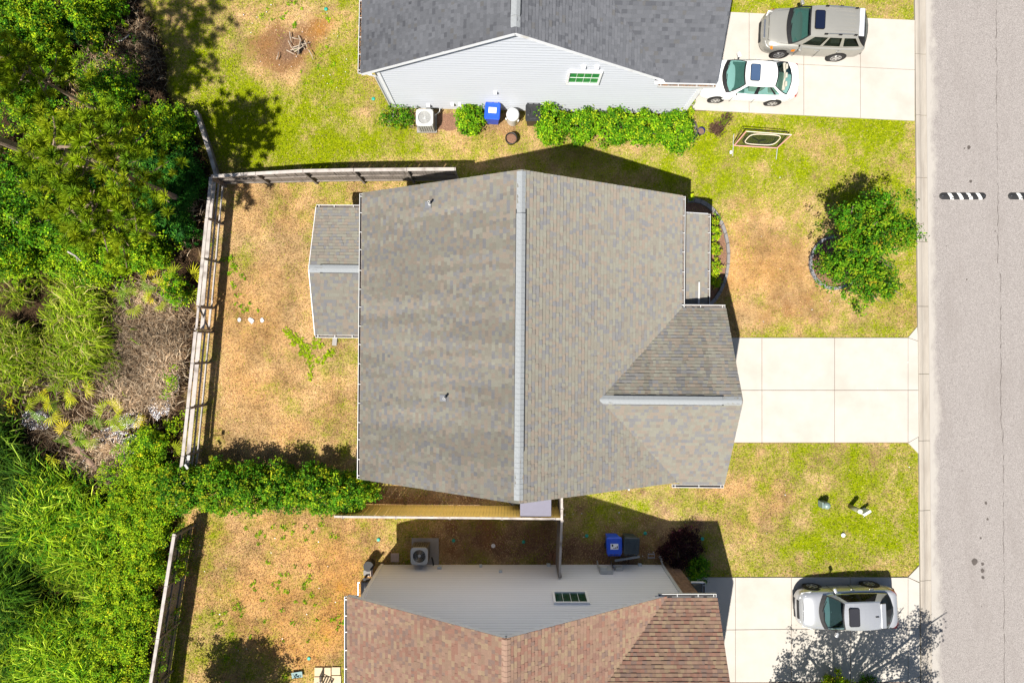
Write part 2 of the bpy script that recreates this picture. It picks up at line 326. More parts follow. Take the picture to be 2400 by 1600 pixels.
def driveway(slabs):
    r = thing('driveway', None, None); r['kind'] = 'structure'
    for s in slabs:
        P = [at(*p) for p in s]; cx = sum(p.x for p in P)/len(P); cy = sum(p.y for p in P)/len(P); q = MB(); g = .011
        Q = []
        for p in P:
            d = Vector((p.x-cx, p.y-cy)); Q.append((p.x - math.copysign(g, d.x), p.y - math.copysign(g, d.y)))
        q.prism(Q, -.12, .045 + random.uniform(-.003, .003)); o = q.build('slab', CONC, r, bevel=.006)
    q = MB(); allp = [at(*p) for s in slabs for p in s]
    q.prism([(min(p.x for p in allp)+.3, min(p.y for p in allp)+.5), (max(p.x for p in allp)-.2, min(p.y for p in allp)+.5), (max(p.x for p in allp)-.2, max(p.y for p in allp)-.6), (min(p.x for p in allp)+.3, max(p.y for p in allp)-.6)], -.15, .012); q.build('joint_bed', SOIL, r)
G = lambda xs, ys: [[(x0, y0), (x1, y0), (x1, y1), (x0, y1)] for x0, x1 in zip(xs[:-1], xs[1:]) for y0, y1 in zip(ys[:-1], ys[1:])]
driveway(G([1590, 1785, 1955, 2127], [791, 914, 1036.5]) + [[(2127,791),(2153,800),(2152.5,914),(2127,914)], [(2127,914),(2152.5,914),(2153.5,1022),(2127,1036.5)], [(2127,791),(2149,765),(2151,799)], [(2127,1036.5),(2151.5,1023),(2152,1062)]])
NX = [1560, 1755, 1883, 2015.5, 2143]
def ny(x, r): return [29 + (x-1700)*.043, 143 + (x-1690)*.048, 259 + (x-1631)*.0495][r]
driveway([[(a_, ny(a_, r)), (b_, ny(b_, r)), (b_, ny(b_, r+1)), (a_, ny(a_, r+1))] for a_, b_ in zip(NX[:-1], NX[1:]) for r in (0, 1)])
sy = lambda x: 1474 - (x-1720)*.011
driveway([[(a_, 1351.5), (b_, 1351.5), (b_, sy(b_)), (a_, sy(a_))] for a_, b_ in ((1600,1723),(1723,1854),(1854,1992),(1992,2127))] + [[(a_, sy(a_)), (b_, sy(b_)), (b_, 1597), (a_, 1597)] for a_, b_ in ((1600,1723),(1723,1854),(1854,1992),(1992,2127))] +
 [[(2127,1351.5),(2154,1364),(2154.5,sy(2154)),(2127,sy(2127))], [(2127,sy(2127)),(2154.5,sy(2154)),(2156,1583),(2127,1597)], [(2127,1351.5),(2153.5,1324),(2154,1363)], [(2127,1597),(2155.5,1584),(2156,1625)]])
# ---------------------------------------------------------------- grass blades on the mown ground
def blades(n):
    px = rng.uniform(340, 2160, n); py = rng.uniform(-25, 1625, n)
    g, d, o = lawn(px, py)
    ok = (px > wood_edge(py) + rng.normal(0, 12, n)) & (px < kx(py) + rng.uniform(-3, 2.5, n))
    j = rng.normal(0, 2.2, n)
    ok &= ~((px > 1590) & (px < 2127) & (py > 791 + j) & (py < 1037 + j)) & ~((px > 2126) & (py > 768 - (px-2150) + j) & (py < 1060 + (px-2150) + j))
    ok &= ~((px > 1560) & (py > 29 + (px-1700)*.043 + j) & (py < 259 + (px-1631)*.0495 + j)) & ~((px > 1600) & (px < 2127) & (py > 1351 + j) & (py < 1597 + j)) & ~((px > 2126) & (py > 1327 - (px-2150) + j))
    hx = lambda a, b, c_, e: (px > a) & (px < b) & (py > c_) & (py < e)
    ok &= ~hx(930, 1600, -50, 262) & ~hx(900, 1520, 510, 1080) & ~hx(1500, 1635, 730, 1085) & ~hx(900, 1550, 1325, 1650) & ~hx(1580, 1640, 540, 740)
    ok &= rng.random(n) > d*.93 - .05
    px, py, g, d, o = (a[ok] for a in (px, py, g, d, o)); n = len(px)
    t = np.clip((g + rng.normal(0, .27, n) - .35)/.3, 0, 1)[:, None]
    st_ = straw(px/PPM, py/PPM)[:, None]; dry = np.array([.54, .37, .205]) * st_**np.array([1.1, 1.2, 1.35]) * (1 - o[:, None]*np.array([.02, .25, .45])); grn = np.array([.255, .32, .006]) + rng.random((n, 1))*np.array([.15, .13, .004])
    dark = np.array([.07, .145, .006]); grn = grn + (dark - grn)*(rng.random((n, 1)) < .25)*.8
    col = (dry*(1-t) + grn*t) * rng.uniform(.55, 1.3, (n, 1))
    h = rng.uniform(.025, .075, n); an_ = rng.uniform(0, 2*np.pi, n); w = rng.uniform(.012, .024, n); ln = rng.uniform(.03, .075, n)
    x = (px-1200)/PPM; y = (800-py)/PPM; c_, s_ = np.cos(an_), np.sin(an_)
    z0 = (fbm(x, y, .8, 8) - .5)*.05 - .022
    V = np.empty((n, 3, 3)); V[:, 0] = np.stack([x - s_*w, y + c_*w, z0], -1); V[:, 1] = np.stack([x + s_*w, y - c_*w, z0], -1); V[:, 2] = np.stack([x + c_*ln, y + s_*ln, z0 + h], -1)
    me = np_mesh('grass', V.reshape(-1, 3), np.arange(n*3).reshape(-1, 3), GRASSM, np.repeat(col, 3, 0))
    tag(place('grass', me), 'short lawn grass, green in some patches and straw dry in others', 'grass', kind='stuff')
blades(620000)
# ---------------------------------------------------------------- houses
def clampi(x, a, b): return max(a, min(b, x))
class Roof:                        # shingle courses on one sloping plane; pieces gathered per house
    EXP = .143; TW = (.11, .145, .18, .23)
    def __init__(s, house, pal, stain): s.h = house; s.pal = pal; s.stain = stain; s.tabs = []; s.cache = {}
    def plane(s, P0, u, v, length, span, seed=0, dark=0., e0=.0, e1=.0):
        P0 = Vector(P0); u = Vector(u).normalized(); v = Vector(v).normalized(); n = u.cross(v)
        if n.z < 0: n = -n
        d = MB(); a0, a1 = span(0); b0, b1 = span(length)
        d.poly([P0+u*a0, P0+u*a1, P0+u*b1+v*length, P0+u*b0+v*length] + [P0+u*a0-n*.12, P0+u*a1-n*.12, P0+u*b1+v*length-n*.12, P0+u*b0+v*length-n*.12], [(0,1,2,3),(7,6,5,4),(0,4,5,1),(1,5,6,2),(2,6,7,3),(3,7,4,0)])
        d.build('roof_deck', DECKM, s.h)
        nc = int(length/s.EXP)
        for i in range(nc + 1):
            v0 = i*s.EXP; v1 = min(v0 + s.EXP, length)
            if v1 - v0 < .03: break
            l0, r0 = span(v0); l1, r1 = span(v1); l0 -= e0; l1 -= e0; r0 += e1; r1 += e1; x = min(l0, l1) - random.uniform(0, .25); hi = max(r0, r1)
            while x < hi - .01:
                w = random.choice(s.TW); xa, xb = x, x + w; x = xb
                A, Bb = clampi(xa, l0, r0), clampi(xb, l0, r0); Ct, D = clampi(xa, l1, r1), clampi(xb, l1, r1)
                if Bb - A < .01 and D - Ct < .01: continue
                full = A == xa and Bb == xb and Ct == xa and D == xb and v1 == v0 + s.EXP
                ci = random.choices(range(len(s.pal)), [p[1] for p in s.pal])[0]
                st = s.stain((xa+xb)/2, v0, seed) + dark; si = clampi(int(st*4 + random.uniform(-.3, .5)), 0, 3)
                s.tabs.append((P0, u, v, n, A, Bb, Ct, D, v0, v1, ci, si, w if full else 0, random.choice((.02, .022, .034))))
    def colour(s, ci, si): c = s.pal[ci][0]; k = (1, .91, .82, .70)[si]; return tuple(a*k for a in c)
    def finish(s):
        sc = sorted([i for i, t in enumerate(s.tabs) if t[12] > .14], key=lambda i: -s.tabs[i][12]/(CAM_Z - (s.tabs[i][0] + s.tabs[i][2]*s.tabs[i][8]).z)**3)[:1600]
        random.shuffle(sc); single = set(sorted(sc[:300]))
        V = []; Fq = []; Ft = []; Cc = []
        for i, (P0, u, v, n, A, B_, Ct, D, v0, v1, ci, si, w, th) in enumerate(s.tabs):
            if i in single:
                key = (w, ci, si)
                if key not in s.cache:
                    q = MB(); q.cur = s.colour(ci, si); L_ = s.EXP + .015; t_ = .014
                    q.poly([(0, 0, t_), (w, 0, t_), (w, L_, .003), (0, L_, .003), (0, 0, 0), (w, 0, 0)], [(0,1,2,3),(4,5,1,0),(4,0,3),(5,2,1)]); s.cache[key] = q.mesh('shingle', SHINGLE)
                M = Matrix((u, v, n)).transposed().to_4x4(); M.translation = P0 + u*A + v*v0 + n*.002
                if u.cross(v).dot(n) < 0:
                    M = Matrix((-u, v, n)).transposed().to_4x4(); M.translation = P0 + u*B_ + v*v0 + n*.002
                place('shingle', s.cache[key], s.h, mtx=M); continue
            k = len(V); e = .015 if v1 - v0 > .14 else 0
            V += [P0+u*A+v*v0+n*th, P0+u*B_+v*v0+n*th, P0+u*D+v*(v1+e)+n*.003, P0+u*Ct+v*(v1+e)+n*.003, P0+u*A+v*v0, P0+u*B_+v*v0]
            Fq += [(k, k+1, k+2, k+3), (k+4, k+5, k+1, k)]; Ft += [(k+4, k, k+3), (k+5, k+2, k+1)]; Cc += [s.colour(ci, si)]*6
        me = bpy.data.meshes.new('shingles'); me.from_pydata(V, [], Fq + Ft); me.materials.append(SHINGLE)
        a = me.color_attributes.new('Col', 'FLOAT_COLOR', 'POINT'); a.data.foreach_set('color', np.hstack([np.array(Cc, np.float32), np.ones((len(Cc), 1), np.float32)]).ravel()); me.update()
        tag(place('shingles', me, s.h), kind='stuff')
def gutter(house, a, b, out, mat_=GUTTER_W, hang=.75, litter=None, drop=.02):
    """open trough along a-b, out = horizontal direction away from the roof"""
    a = Vector(a); b = Vector(b); o = Vector(out).normalized(); L_ = (b-a).length; d = (b-a).normalized(); q = MB(); w = .125; t = .012
    z = Vector((0, 0, 1)); P = [(0, .0), (0, -.1), (w, -.1), (w, .012), (w-t*2.2, .012), (w-t*2.2, -.088), (t, -.088), (t, .0)]; V = []
    for p in (a, b):
        for (x, h) in P: V.append(p + o*x + z*(h - drop))
    n = len(P); q.mi = 1; q.poly(V, [(i, i+1, i+1 + n, i + n) for i in (4, 5, 6)]); q.mi = 0; q.poly(V, [(i, (i+1) % n, (i+1) % n + n, i + n) for i in (0, 1, 2, 3, 7)] + [tuple(range(n)), tuple(range(2*n-1, n-1, -1))])
    for p, s_ in ((a, 1), (b, -1)): q.bar(p + z*(-.045-drop) + d*s_*.008, p + o*w + z*(-.045-drop) + d*s_*.008, .012, .1)
    q.build('gutter', [mat_, GSHADE], house)
    k = max(1, int(L_/hang)); hm = MB().bar((0, 0, 0), o*w, .028, .012).mesh('gutter_hanger', mat_)
    for i in range(k + 1):
        p = a + d*clampi(L_*(i + random.uniform(-.06, .06))/max(k, 1), .12, L_-.12); place('gutter_hanger', hm, house, p + z*(.004-drop))
    if litter:
        q = MB()
        for i in range(int(L_*26)):
            p = a + d*random.uniform(.02, L_-.02) + o*random.uniform(.02, w-.03); r = random.uniform(.015, .04); an_ = random.uniform(0, 3.1); e = Vector((math.cos(an_), math.sin(an_), 0))*r; f = Vector((-e.y, e.x, random.uniform(-.01, .01)))*.5
            q.face([p-e-f+z*-.05, p+e-f+z*-.05, p+e+f+z*-.04, p-e+f+z*-.04])
        tag(q.build('leaf_litter', litter, house), kind='stuff')
def cap_row(house, a, b, m, vent=None, sl=(.5, .5)):
    """ridge cap shingles along a-b, raised on a vent between the parameters vent=(t0,t1)"""
    a = Vector(a); b = Vector(b); d = (b-a).normalized(); L_ = (b-a).length; sd = d.cross(Vector((0, 0, 1))).normalized(); hw = .165; st = .19
    q = MB(); t0 = .014; drop = lambda x: -hw*x*.93
    P = [-sd*hw + Vector((0, 0, -hw*sl[0])), -sd*.03 + Vector((0, 0, -.014)), sd*.03 + Vector((0, 0, -.014)), sd*hw + Vector((0, 0, -hw*sl[1]))]
    V = [p + Vector((0, 0, .018)) for p in P] + [p + d*(st + .02) + Vector((0, 0, .006)) for p in P] + [p for p in P]
    q.poly(V, [(0,1,5,4),(1,2,6,5),(2,3,7,6),(8,9,1,0),(9,10,2,1),(10,11,3,2)]); me = q.mesh('ridge_cap', m)
    for i in range(int(L_/st)):
        t = i*st/L_; up = .075 if vent and vent[0] < t < vent[1] else .018
        place('ridge_cap', me, house, a + d*i*st + Vector((0, 0, up)), (0, 0, random.uniform(-.02, .02)))
    if vent:
        q = MB(); p0 = a + d*L_*vent[0]; p1 = a + d*L_*vent[1]
        for s_, k in ((-1, sl[0]), (1, sl[1])): q.bar(p0 + sd*s_*.172 + Vector((0, 0, -.172*k + .03)), p1 + sd*s_*.172 + Vector((0, 0, -.172*k + .03)), .03, .06)
        q.build('ridge_vent', BLACKP, house)
def siding(house, yw, sgn, m, xl, xr, ztop, roofz, z0=.12, exp=.2):
    """lap boards on a gable wall facing sgn*y; roofz(z)->(x0,x1) limits under the slopes"""
    z = z0
    gm_ = LAP_SHADE_W if m is SIDING_W else LAP_SHADE_G
    while z < ztop:
        zb = min(z + exp, ztop); a0, a1 = roofz(z); b0, b1 = roofz(zb); a0, a1, b0, b1 = max(a0, xl), min(a1, xr), max(b0, xl), min(b1, xr)
        if a1 - a0 < .05: break
        if b1 < b0: b0 = b1 = (b0 + b1)/2
        q = MB(); o, i_ = sgn*.034, sgn*.003
        q.poly([(a0, yw+o, z), (a1, yw+o, z), (b1, yw+i_, zb), (b0, yw+i_, zb), (a0, yw-sgn*.02, z), (a1, yw-sgn*.02, z), (b1, yw-sgn*.02, zb), (b0, yw-sgn*.02, zb)], [(0,1,2,3),(7,6,5,4),(0,4,5,1),(1,5,6,2),(3,2,6,7),(3,7,4,0)])
        if z0 < z: q.mi = 1; q.poly([(a0, yw+o+sgn*.001, z-.03), (a1, yw+o+sgn*.001, z-.03), (a1, yw+o+sgn*.003, z+.012), (a0, yw+o+sgn*.003, z+.012)], [(0,1,2,3)])
        q.build('siding_board', [m, gm_], house); z = zb
def window(house, xa, xb, za, zb, yw, sgn, gl, cols=4, rows=2):
    f = MB(); w = .09
    for p in (((xa+xb)/2, yw, za-w/2), ((xa+xb)/2, yw, zb+w/2)): f.box(p, (xb-xa+2*w, .09, w))
    for x in (xa-w/2, xb+w/2): f.box((x, yw, (za+zb)/2), (w, .09, zb-za))
    fo = f.build('window', WINF, house); MB().box(((xa+xb)/2, yw-sgn*.02, (za+zb)/2), (xb-xa, .02, zb-za)).build('pane', gl, fo)
    for i in range(1, cols): MB().box((xa+(xb-xa)*i/cols, yw-sgn*.004, (za+zb)/2), (.014, .012, zb-za)).build('muntin', gl if i % 2 == 9 else WINF, fo)
    for i in range(1, rows): MB().box(((xa+xb)/2, yw-sgn*.003, za+(zb-za)*i/rows), (xb-xa, .013, .014)).build('muntin', WINF, fo)
def house(name, label, org, rot, xl, xr, y0, y1, e, hr, gx, gy0, gy1, pal, stain, capm, wallm, vent, ov=.15, shadeL=0., litter=None, rin=-.004):
    h = thing(name, label, 'house', (*org, 0), rot); rf = Roof(h, pal, stain)
    kl = (hr-e)/-xl; kr = (hr-e)/xr; Ly = y1-y0
    Ll = math.hypot(xl, hr-e); Lr = math.hypot(xr, hr-e)
    rf.plane((xl, y0, e), (0, 1, 0), (-xl, 0, hr-e), Ll, lambda v: (0, Ly), 1, shadeL, .03, .03)  # left slope's shingle colour darkened to stand in for its dimmer light
    rf.plane((xr, y0, e), (0, 1, 0), (-xr, 0, hr-e), Lr, lambda v: (0, Ly), 2, 0, .03, .03)
    gm = (gy0+gy1)/2; gh = (gy1-gy0)/2; gz = e + gh*kr; xv = (hr-gz)/kr; Lg = math.hypot(gh, gz-e)
    sp = lambda v: (xr + (xv-xr)*v/Lg, gx)
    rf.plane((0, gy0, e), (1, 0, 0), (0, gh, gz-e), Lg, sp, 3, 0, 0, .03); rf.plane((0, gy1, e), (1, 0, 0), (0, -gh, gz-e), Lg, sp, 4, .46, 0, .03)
    cap_row(h, (0, y1-.02, hr), (0, y0+.05, hr), capm, vent, (kr, kl)); cap_row(h, (gx-.02, gm, gz), (xv-.25, gm, gz), capm, (.12, .86) if vent else None, (kr, kr))
    # walls
    w = MB(); wl_, wr_ = xl+.42, xr-.42; wy0, wy1 = y0+ov, y1-ov; zl = e + .42*kl - .14; zr_ = e + .42*kr - .14
    w.poly([(wl_, wy0+.03, -.1), (wr_, wy0+.03, -.1), (wr_, wy0+.03, zr_), (0, wy0+.03, hr-.16), (wl_, wy0+.03, zl), (wl_, wy1-.03, -.1), (wr_, wy1-.03, -.1), (wr_, wy1-.03, zr_), (0, wy1-.03, hr-.16), (wl_, wy1-.03, zl)],
           [(0,1,2,3,4),(9,8,7,6,5),(0,4,9,5),(2,1,6,7)]); w.build('wall', wallm, h)
    w = MB(); ga, gb = max(gy0+ov+.02, y0+ov+.03 if abs(y0-gy0) < .4 else -99), gy1-ov-.02; gw = gx-.55; w.poly([(wr_-.3, ga, -.1), (gw, ga, -.1), (gw, gb, -.1), (wr_-.3, gb, -.1), (wr_-.3, ga, e-.05), (gw, ga, e-.05), (gw, gb, e-.05), (wr_-.3, gb, e-.05), (gw, gm, gz-.2)], [(0,1,5,4),(1,2,6,8,5),(2,3,7,6)]); w.build('garage_wall', wallm, h)
    # rake boards on every gable edge, soffit boards under the eaves
    def rake(a, b): MB().bar(Vector(a) - Vector((0, 0, .112)), Vector(b) - Vector((0, 0, .112)), .028, .18).build('rake_board', WHITE, h)
    for y in (y0+rin, y1-rin):
        rake((xl, y, e), (0, y, hr))
        if abs(y-gy0) > .4 and abs(y-gy1) > .4: rake((xr, y, e), (0, y, hr))
        else: rake((xr-.05, y, e+.03), (0, y, hr))
    rake((gx-rin, gy0, e), (gx-rin, gm, gz)); rake((gx-rin, gy1, e), (gx-rin, gm, gz))
    for (xa, xb, ya, yb) in ((xl+.01, wl_, y0, y1), (wr_, xr-.01, y0, y1), (wr_, gx-.02, gy0+.01, ga), (wr_, gx-.02, gb, gy1-.01)): MB().box(((xa+xb)/2, (ya+yb)/2, e-.15), (abs(xb-xa), abs(yb-ya), .03)).build('soffit', WHITE, h)
    gutter(h, (xl-.005, y0, e), (xl-.005, y1, e), (-1, 0, 0), litter=litter)
    for ya, yb in ((y0, min(gy0, y1)), (gy1, y1)):
        if yb - ya > .6: gutter(h, (xr+.005, ya, e), (xr+.005, yb, e), (1, 0, 0), litter=litter)
    for y, s_ in ((gy0, -1), (gy1, 1)): gutter(h, (xr-.32, y+s_*.03, e), (gx, y+s_*.03, e), (0, s_, 0), litter=litter)
    return h, rf, dict(kl=kl, kr=kr, gz=gz, gm=gm)
def stain_shadeA(u, v, sd):
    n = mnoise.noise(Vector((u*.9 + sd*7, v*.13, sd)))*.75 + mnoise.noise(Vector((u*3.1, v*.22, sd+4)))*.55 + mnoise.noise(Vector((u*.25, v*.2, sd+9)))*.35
    return n*(.75 if sd in (1, 4) else .12) + (.20 if sd in (1, 4) else 0)  # real streaks, plus a flat darkening painted on slopes that look less lit
def stain_shadeB(u, v, sd): return mnoise.noise(Vector((u*.5 + sd*5, v*.3, sd)))*.4 + (.25 if sd == 1 else 0)  # blotchy stain; the left slope's extra dark stands in for light
PAL_M = [((0.225, 0.21, 0.175), 5), ((0.199, 0.195, 0.191), 3), ((0.246, 0.21, 0.173), 4), ((0.236, 0.229, 0.191), 4), ((0.186, 0.185, 0.191), 1.6), ((0.206, 0.185, 0.162), 1.4)]
PAL_N = [((0.108, 0.113, 0.127), 7), ((0.099, 0.104, 0.117), 4), ((0.119, 0.124, 0.139), 4), ((0.08, 0.084, 0.096), 1.6), ((0.104, 0.104, 0.107), 0.8)]
PAL_S = [((0.288, 0.191, 0.136), 5), ((0.288, 0.161, 0.118), 3), ((0.324, 0.233, 0.154), 3), ((0.258, 0.155, 0.118), 2.2), ((0.234, 0.161, 0.13), 2), ((0.312, 0.203, 0.148), 3)]
# -- the house in the middle
HM, rfm, im = house('tan_roof_house', 'house in the middle of the photo with mottled tan and grey shingle roof', (.283, .17), R(-.5), -6.58, 6.79, -5.95, 5.95, 3.67, 7.14, 8.62, -6.06, 1.28, PAL_M, stain_shadeA, CAPM, SIDING_G, (.115, .85), shadeL=.52, rin=.005)
pz, pe = 3.36, 2.52; px0, px1 = -8.9, -6.1; pyc, ph = 2.83, 2.78; Lp = math.hypot(ph, pz-pe)
rfm.plane((0, pyc-ph, pe), (1, 0, 0), (0, ph, pz-pe), Lp, lambda v: (px0, px1), 5); rfm.plane((0, pyc+ph, pe), (1, 0, 0), (0, -ph, pz-pe), Lp, lambda v: (px0, px1), 6, .1)
cap_row(HM, (px0+.02, pyc, pz), (px1, pyc, pz), CAPM, (.16, .99), (.3, .3))
for y, s_ in ((pyc-ph, -1), (pyc+ph, 1)): gutter(HM, (px0, y+s_*.005, pe), (px1-.35, y+s_*.005, pe), (0, s_, 0), hang=.7)
w = MB()
for (x, y) in ((px0+.35, pyc-ph+.35), (px0+.35, pyc+ph-.35), (px0+.35, pyc)): w.box((x, y, 1.2), (.16, .16, 2.6))
w.build('porch_post', WHITE, HM); MB().box(((px0-6.1)/2, pyc, .06), (2.6, 5.2, .14)).build('porch_floor', PADM, HM)
MB().poly([(px0+.1, pyc-ph+.15, pe-.05), (px0+.1, pyc+ph-.15, pe-.05), (px0+.1, pyc, pz-.15)], [(0, 1, 2)]).build('porch_gable', SIDING_G, HM)
for s_ in (-1, 1): MB().bar((px0-.012, pyc+s_*ph, pe-.06), (px0-.012, pyc, pz-.06), .025, .15).build('rake_board', WHITE, HM)
fx0, fx1, fz0, fz1 = 6.45, 8.12, 3.22, 2.86; Lf = math.hypot(fx1-fx0, fz0-fz1)
rfm.plane((fx1, 1.3, fz1), (0, 1, 0), (fx0-fx1, 0, fz0-fz1), Lf, lambda v: (0, 4.1), 7)
gutter(HM, (fx1+.005, 1.36, fz1), (fx1+.005, 5.4, fz1), (1, 0, 0)); MB().bar((fx0, 5.41, fz0-.05), (fx1, 5.41, fz1-.05), .02, .14).build('rake_board', WHITE, HM)
MB().box((fx1-.3, 5.1, 1.35), (.2, .2, 2.8)).build('porch_post', WHITE, HM); MB().box((7.2, 3.4, .05), (1.9, 4.0, .12)).build('porch_floor', PADM, HM)
MB().box((fx1-.3, 3.3, 1.35), (.2, .2, 2.8)).build('porch_post', WHITE, HM)
MB().bar((7.72, 1.36, 3.0), (7.72, 2.45, 3.02), .06, .05).build('downspout', GUTTER_W, HM); MB().tube([(6.9, 1.34, 3.6), (6.95, 1.4, 3.3), (7.6, 1.42, 3.08)], .035, 6).build('downspout', GUTTER_W, HM)
for (vx, vy) in ((-3.52, 5.15), (-2.83, -2.35)):
    zz = 7.14 + vx*im['kl']; q = MB(); q.box((vx-.08, vy-.02, zz+.0), (.3, .26, .012), ry=-math.atan(im['kl'])); fl = q.build('pipe_flashing', mat('lead_flashing', (.13, .135, .15), .6), HM)
    MB().lathe([(.09, 0), (.055, .1), (.045, .12), (.045, .42), (.03, .42), (.03, .30)], (vx, vy, zz-.02), 12, False).build('vent_pipe', GUTTER_W, HM)
MB().tube([(4.6, -6.25, 3.95), (4.62, -6.2, 2.2), (4.62, -6.15, .1)], .04, 6).build('downspout', GUTTER_W, HM)
rfm.finish()
# -- the house above it in the photo
HN, rfn, inn = house('slate_roof_house', 'white sided house with slate grey roof and bushes along its wall', (.11, 10.86), R(-1.25), -6.31, 6.2, 0, 12, 4.13, 7.55, 8.27, -.13, 7.2, PAL_N, stain_shadeB, CAPM, SIDING_W, (.02, .95), shadeL=.34, litter=mat('dead_leaves', (.22, .12, .06), .9, .4, 12), ov=.25)
def limN(z): return ((z-7.55)/inn['kl']+.1 if z > 4.0 else -99), ((7.55-z)/inn['kr']-.1 if z > 4.05 else 99)
siding(HN, .225, -1, SIDING_W, -5.72, 8.0, 7.2, limN)
window(HN, 2.26, 3.48, 3.30, 4.28, .145, -1, GLASSG)
MB().box((-5.68, .19, 2.1), (.14, .05, 4.1)).build('corner_trim', WHITE, HN); MB().box((8.0, .19, 2.0), (.2, .05, 3.9)).build('corner_trim', WHITE, HN)
MB().tube([(-6.3, .15, 4.0), (-6.1, .12, 3.75), (-5.85, .12, 3.6), (-5.85, .12, .15), (-5.8, -.25, .08)], .045, 6).build('downspout', GUTTER_W, HN)
for (x, z, s_) in ((2.75, 4.72, .17), (3.28, 4.72, .17), (-.85, 2.15, .14), (-4.05, .55, .16), (-2.9, .75, .14), (-2.55, .75, .12)):
    q = MB(); q.box((x, .15, z), (s_, .14, s_)); q.build('wall_vent', WHITE, HN, bevel=.01)
xb, yb = 6.32, 4.35; zb = 4.13 + (yb+.13)*inn['kr']; MB().box((xb, yb, zb+.1), (.42, .42, .16), rx=math.atan(inn['kr'])).build('roof_vent', BLACKP, HN, bevel=.02)
rfn.finish()
# -- the house below it
HS, rfs, ins = house('rust_roof_house', 'grey sided house with brown and rust shingle roof at bottom', (-.21, -10.57), 0, -6.61, 6.6, -12, 0, 3.87, 7.3, 8.69, -7.4, -.04, PAL_S, stain_shadeB, CAPB, SIDING_G, None, shadeL=.1, ov=.16)
def limS(z): return ((z-7.3)/ins['kl']+.1 if z > 3.75 else -99), ((7.3-z)/ins['kr']-.1 if z > 3.8 else 99)
siding(HS, -.14, 1, SIDING_G, -6.03, 7.36, 7.0, limS)
window(HS, 2.0, 3.29, 3.34, 4.26, -.06, 1, GLASSD, 4, 1)
MB().box((-6.02, -.10, 2.0), (.13, .05, 3.9)).build('corner_trim', SIDING_G, HS)
MB().tube([(7.36, .0, 3.72), (7.36, -.06, 3.5), (7.36, -.06, .35), (7.36, .12, .15), (7.3, .3, .1)], .07, 4).build('downspout', GUTTER_W, HS)
q = MB()
for z in np.arange(.0, 3.7, .2):
    x = 7.42
    bm_ = MB()
    while x < 8.1:
        w_ = random.uniform(.12, .26); w_ = min(w_, 8.13-x); MB().box((x+w_/2, -.135+random.uniform(-.006, .008), z+.1), (w_-.012, .05, .188)).build('stone', BRICKM, HS); x += w_
# pent roof with its gutter over the garage door
q = MB(); q.poly([(8.1, -6.9, 2.75), (8.1, -.02, 2.75), (8.58, -.02, 2.4), (8.58, -6.9, 2.4), (8.1, -6.9, 2.3), (8.1, -.02, 2.3), (8.58, -.02, 2.3), (8.58, -6.9, 2.3)], [(0,1,2,3),(7,6,5,4),(0,4,5,1),(1,5,6,2),(2,6,7,3),(3,7,4,0)]); q.build('pent_roof', DECKM, HS)
gutter(HS, (8.59, -6.9, 2.42), (8.59, -.02, 2.42), (1, 0, 0), hang=.6)
MB().box((8.35, .0, 2.42), (.55, .05, .1)).build('pent_trim', WHITE, HS)
for (x, z, s_) in ((-3.2, .55, .2), (-1.28, .35, .13), (-.32, 1.0, .16), (1.95, .25, .18), (6.3, .25, .16)):
    MB().box((x, -.06, z), (s_, .12, s_)).build('wall_vent', mat('vent_grey', (.5, .55, .58), .5), HS, bevel=.015)
q = MB(); q.box((4.55, -.02, 1.0), (.58, .2, .55)); q.box((4.42, .12, 1.12), (.3, .14, .22)); meter = q.build('meter_box', GREYP, HS, bevel=.015)
q = MB(); q.box((5.2, -.03, .75), (.32, .14, .3)); q.build('cable_box', GREYP, HS, bevel=.02)
MB().tube([(4.35, -.02, 1.2), (4.25, .0, .7), (4.3, .05, .05)], .035, 6).build('conduit', GREYP, HS); MB().tube([(4.9, -.02, .9), (4.95, .0, .5), (4.95, .02, .05)], .03, 6).build('conduit', METAL, HS)
rfs.finish()
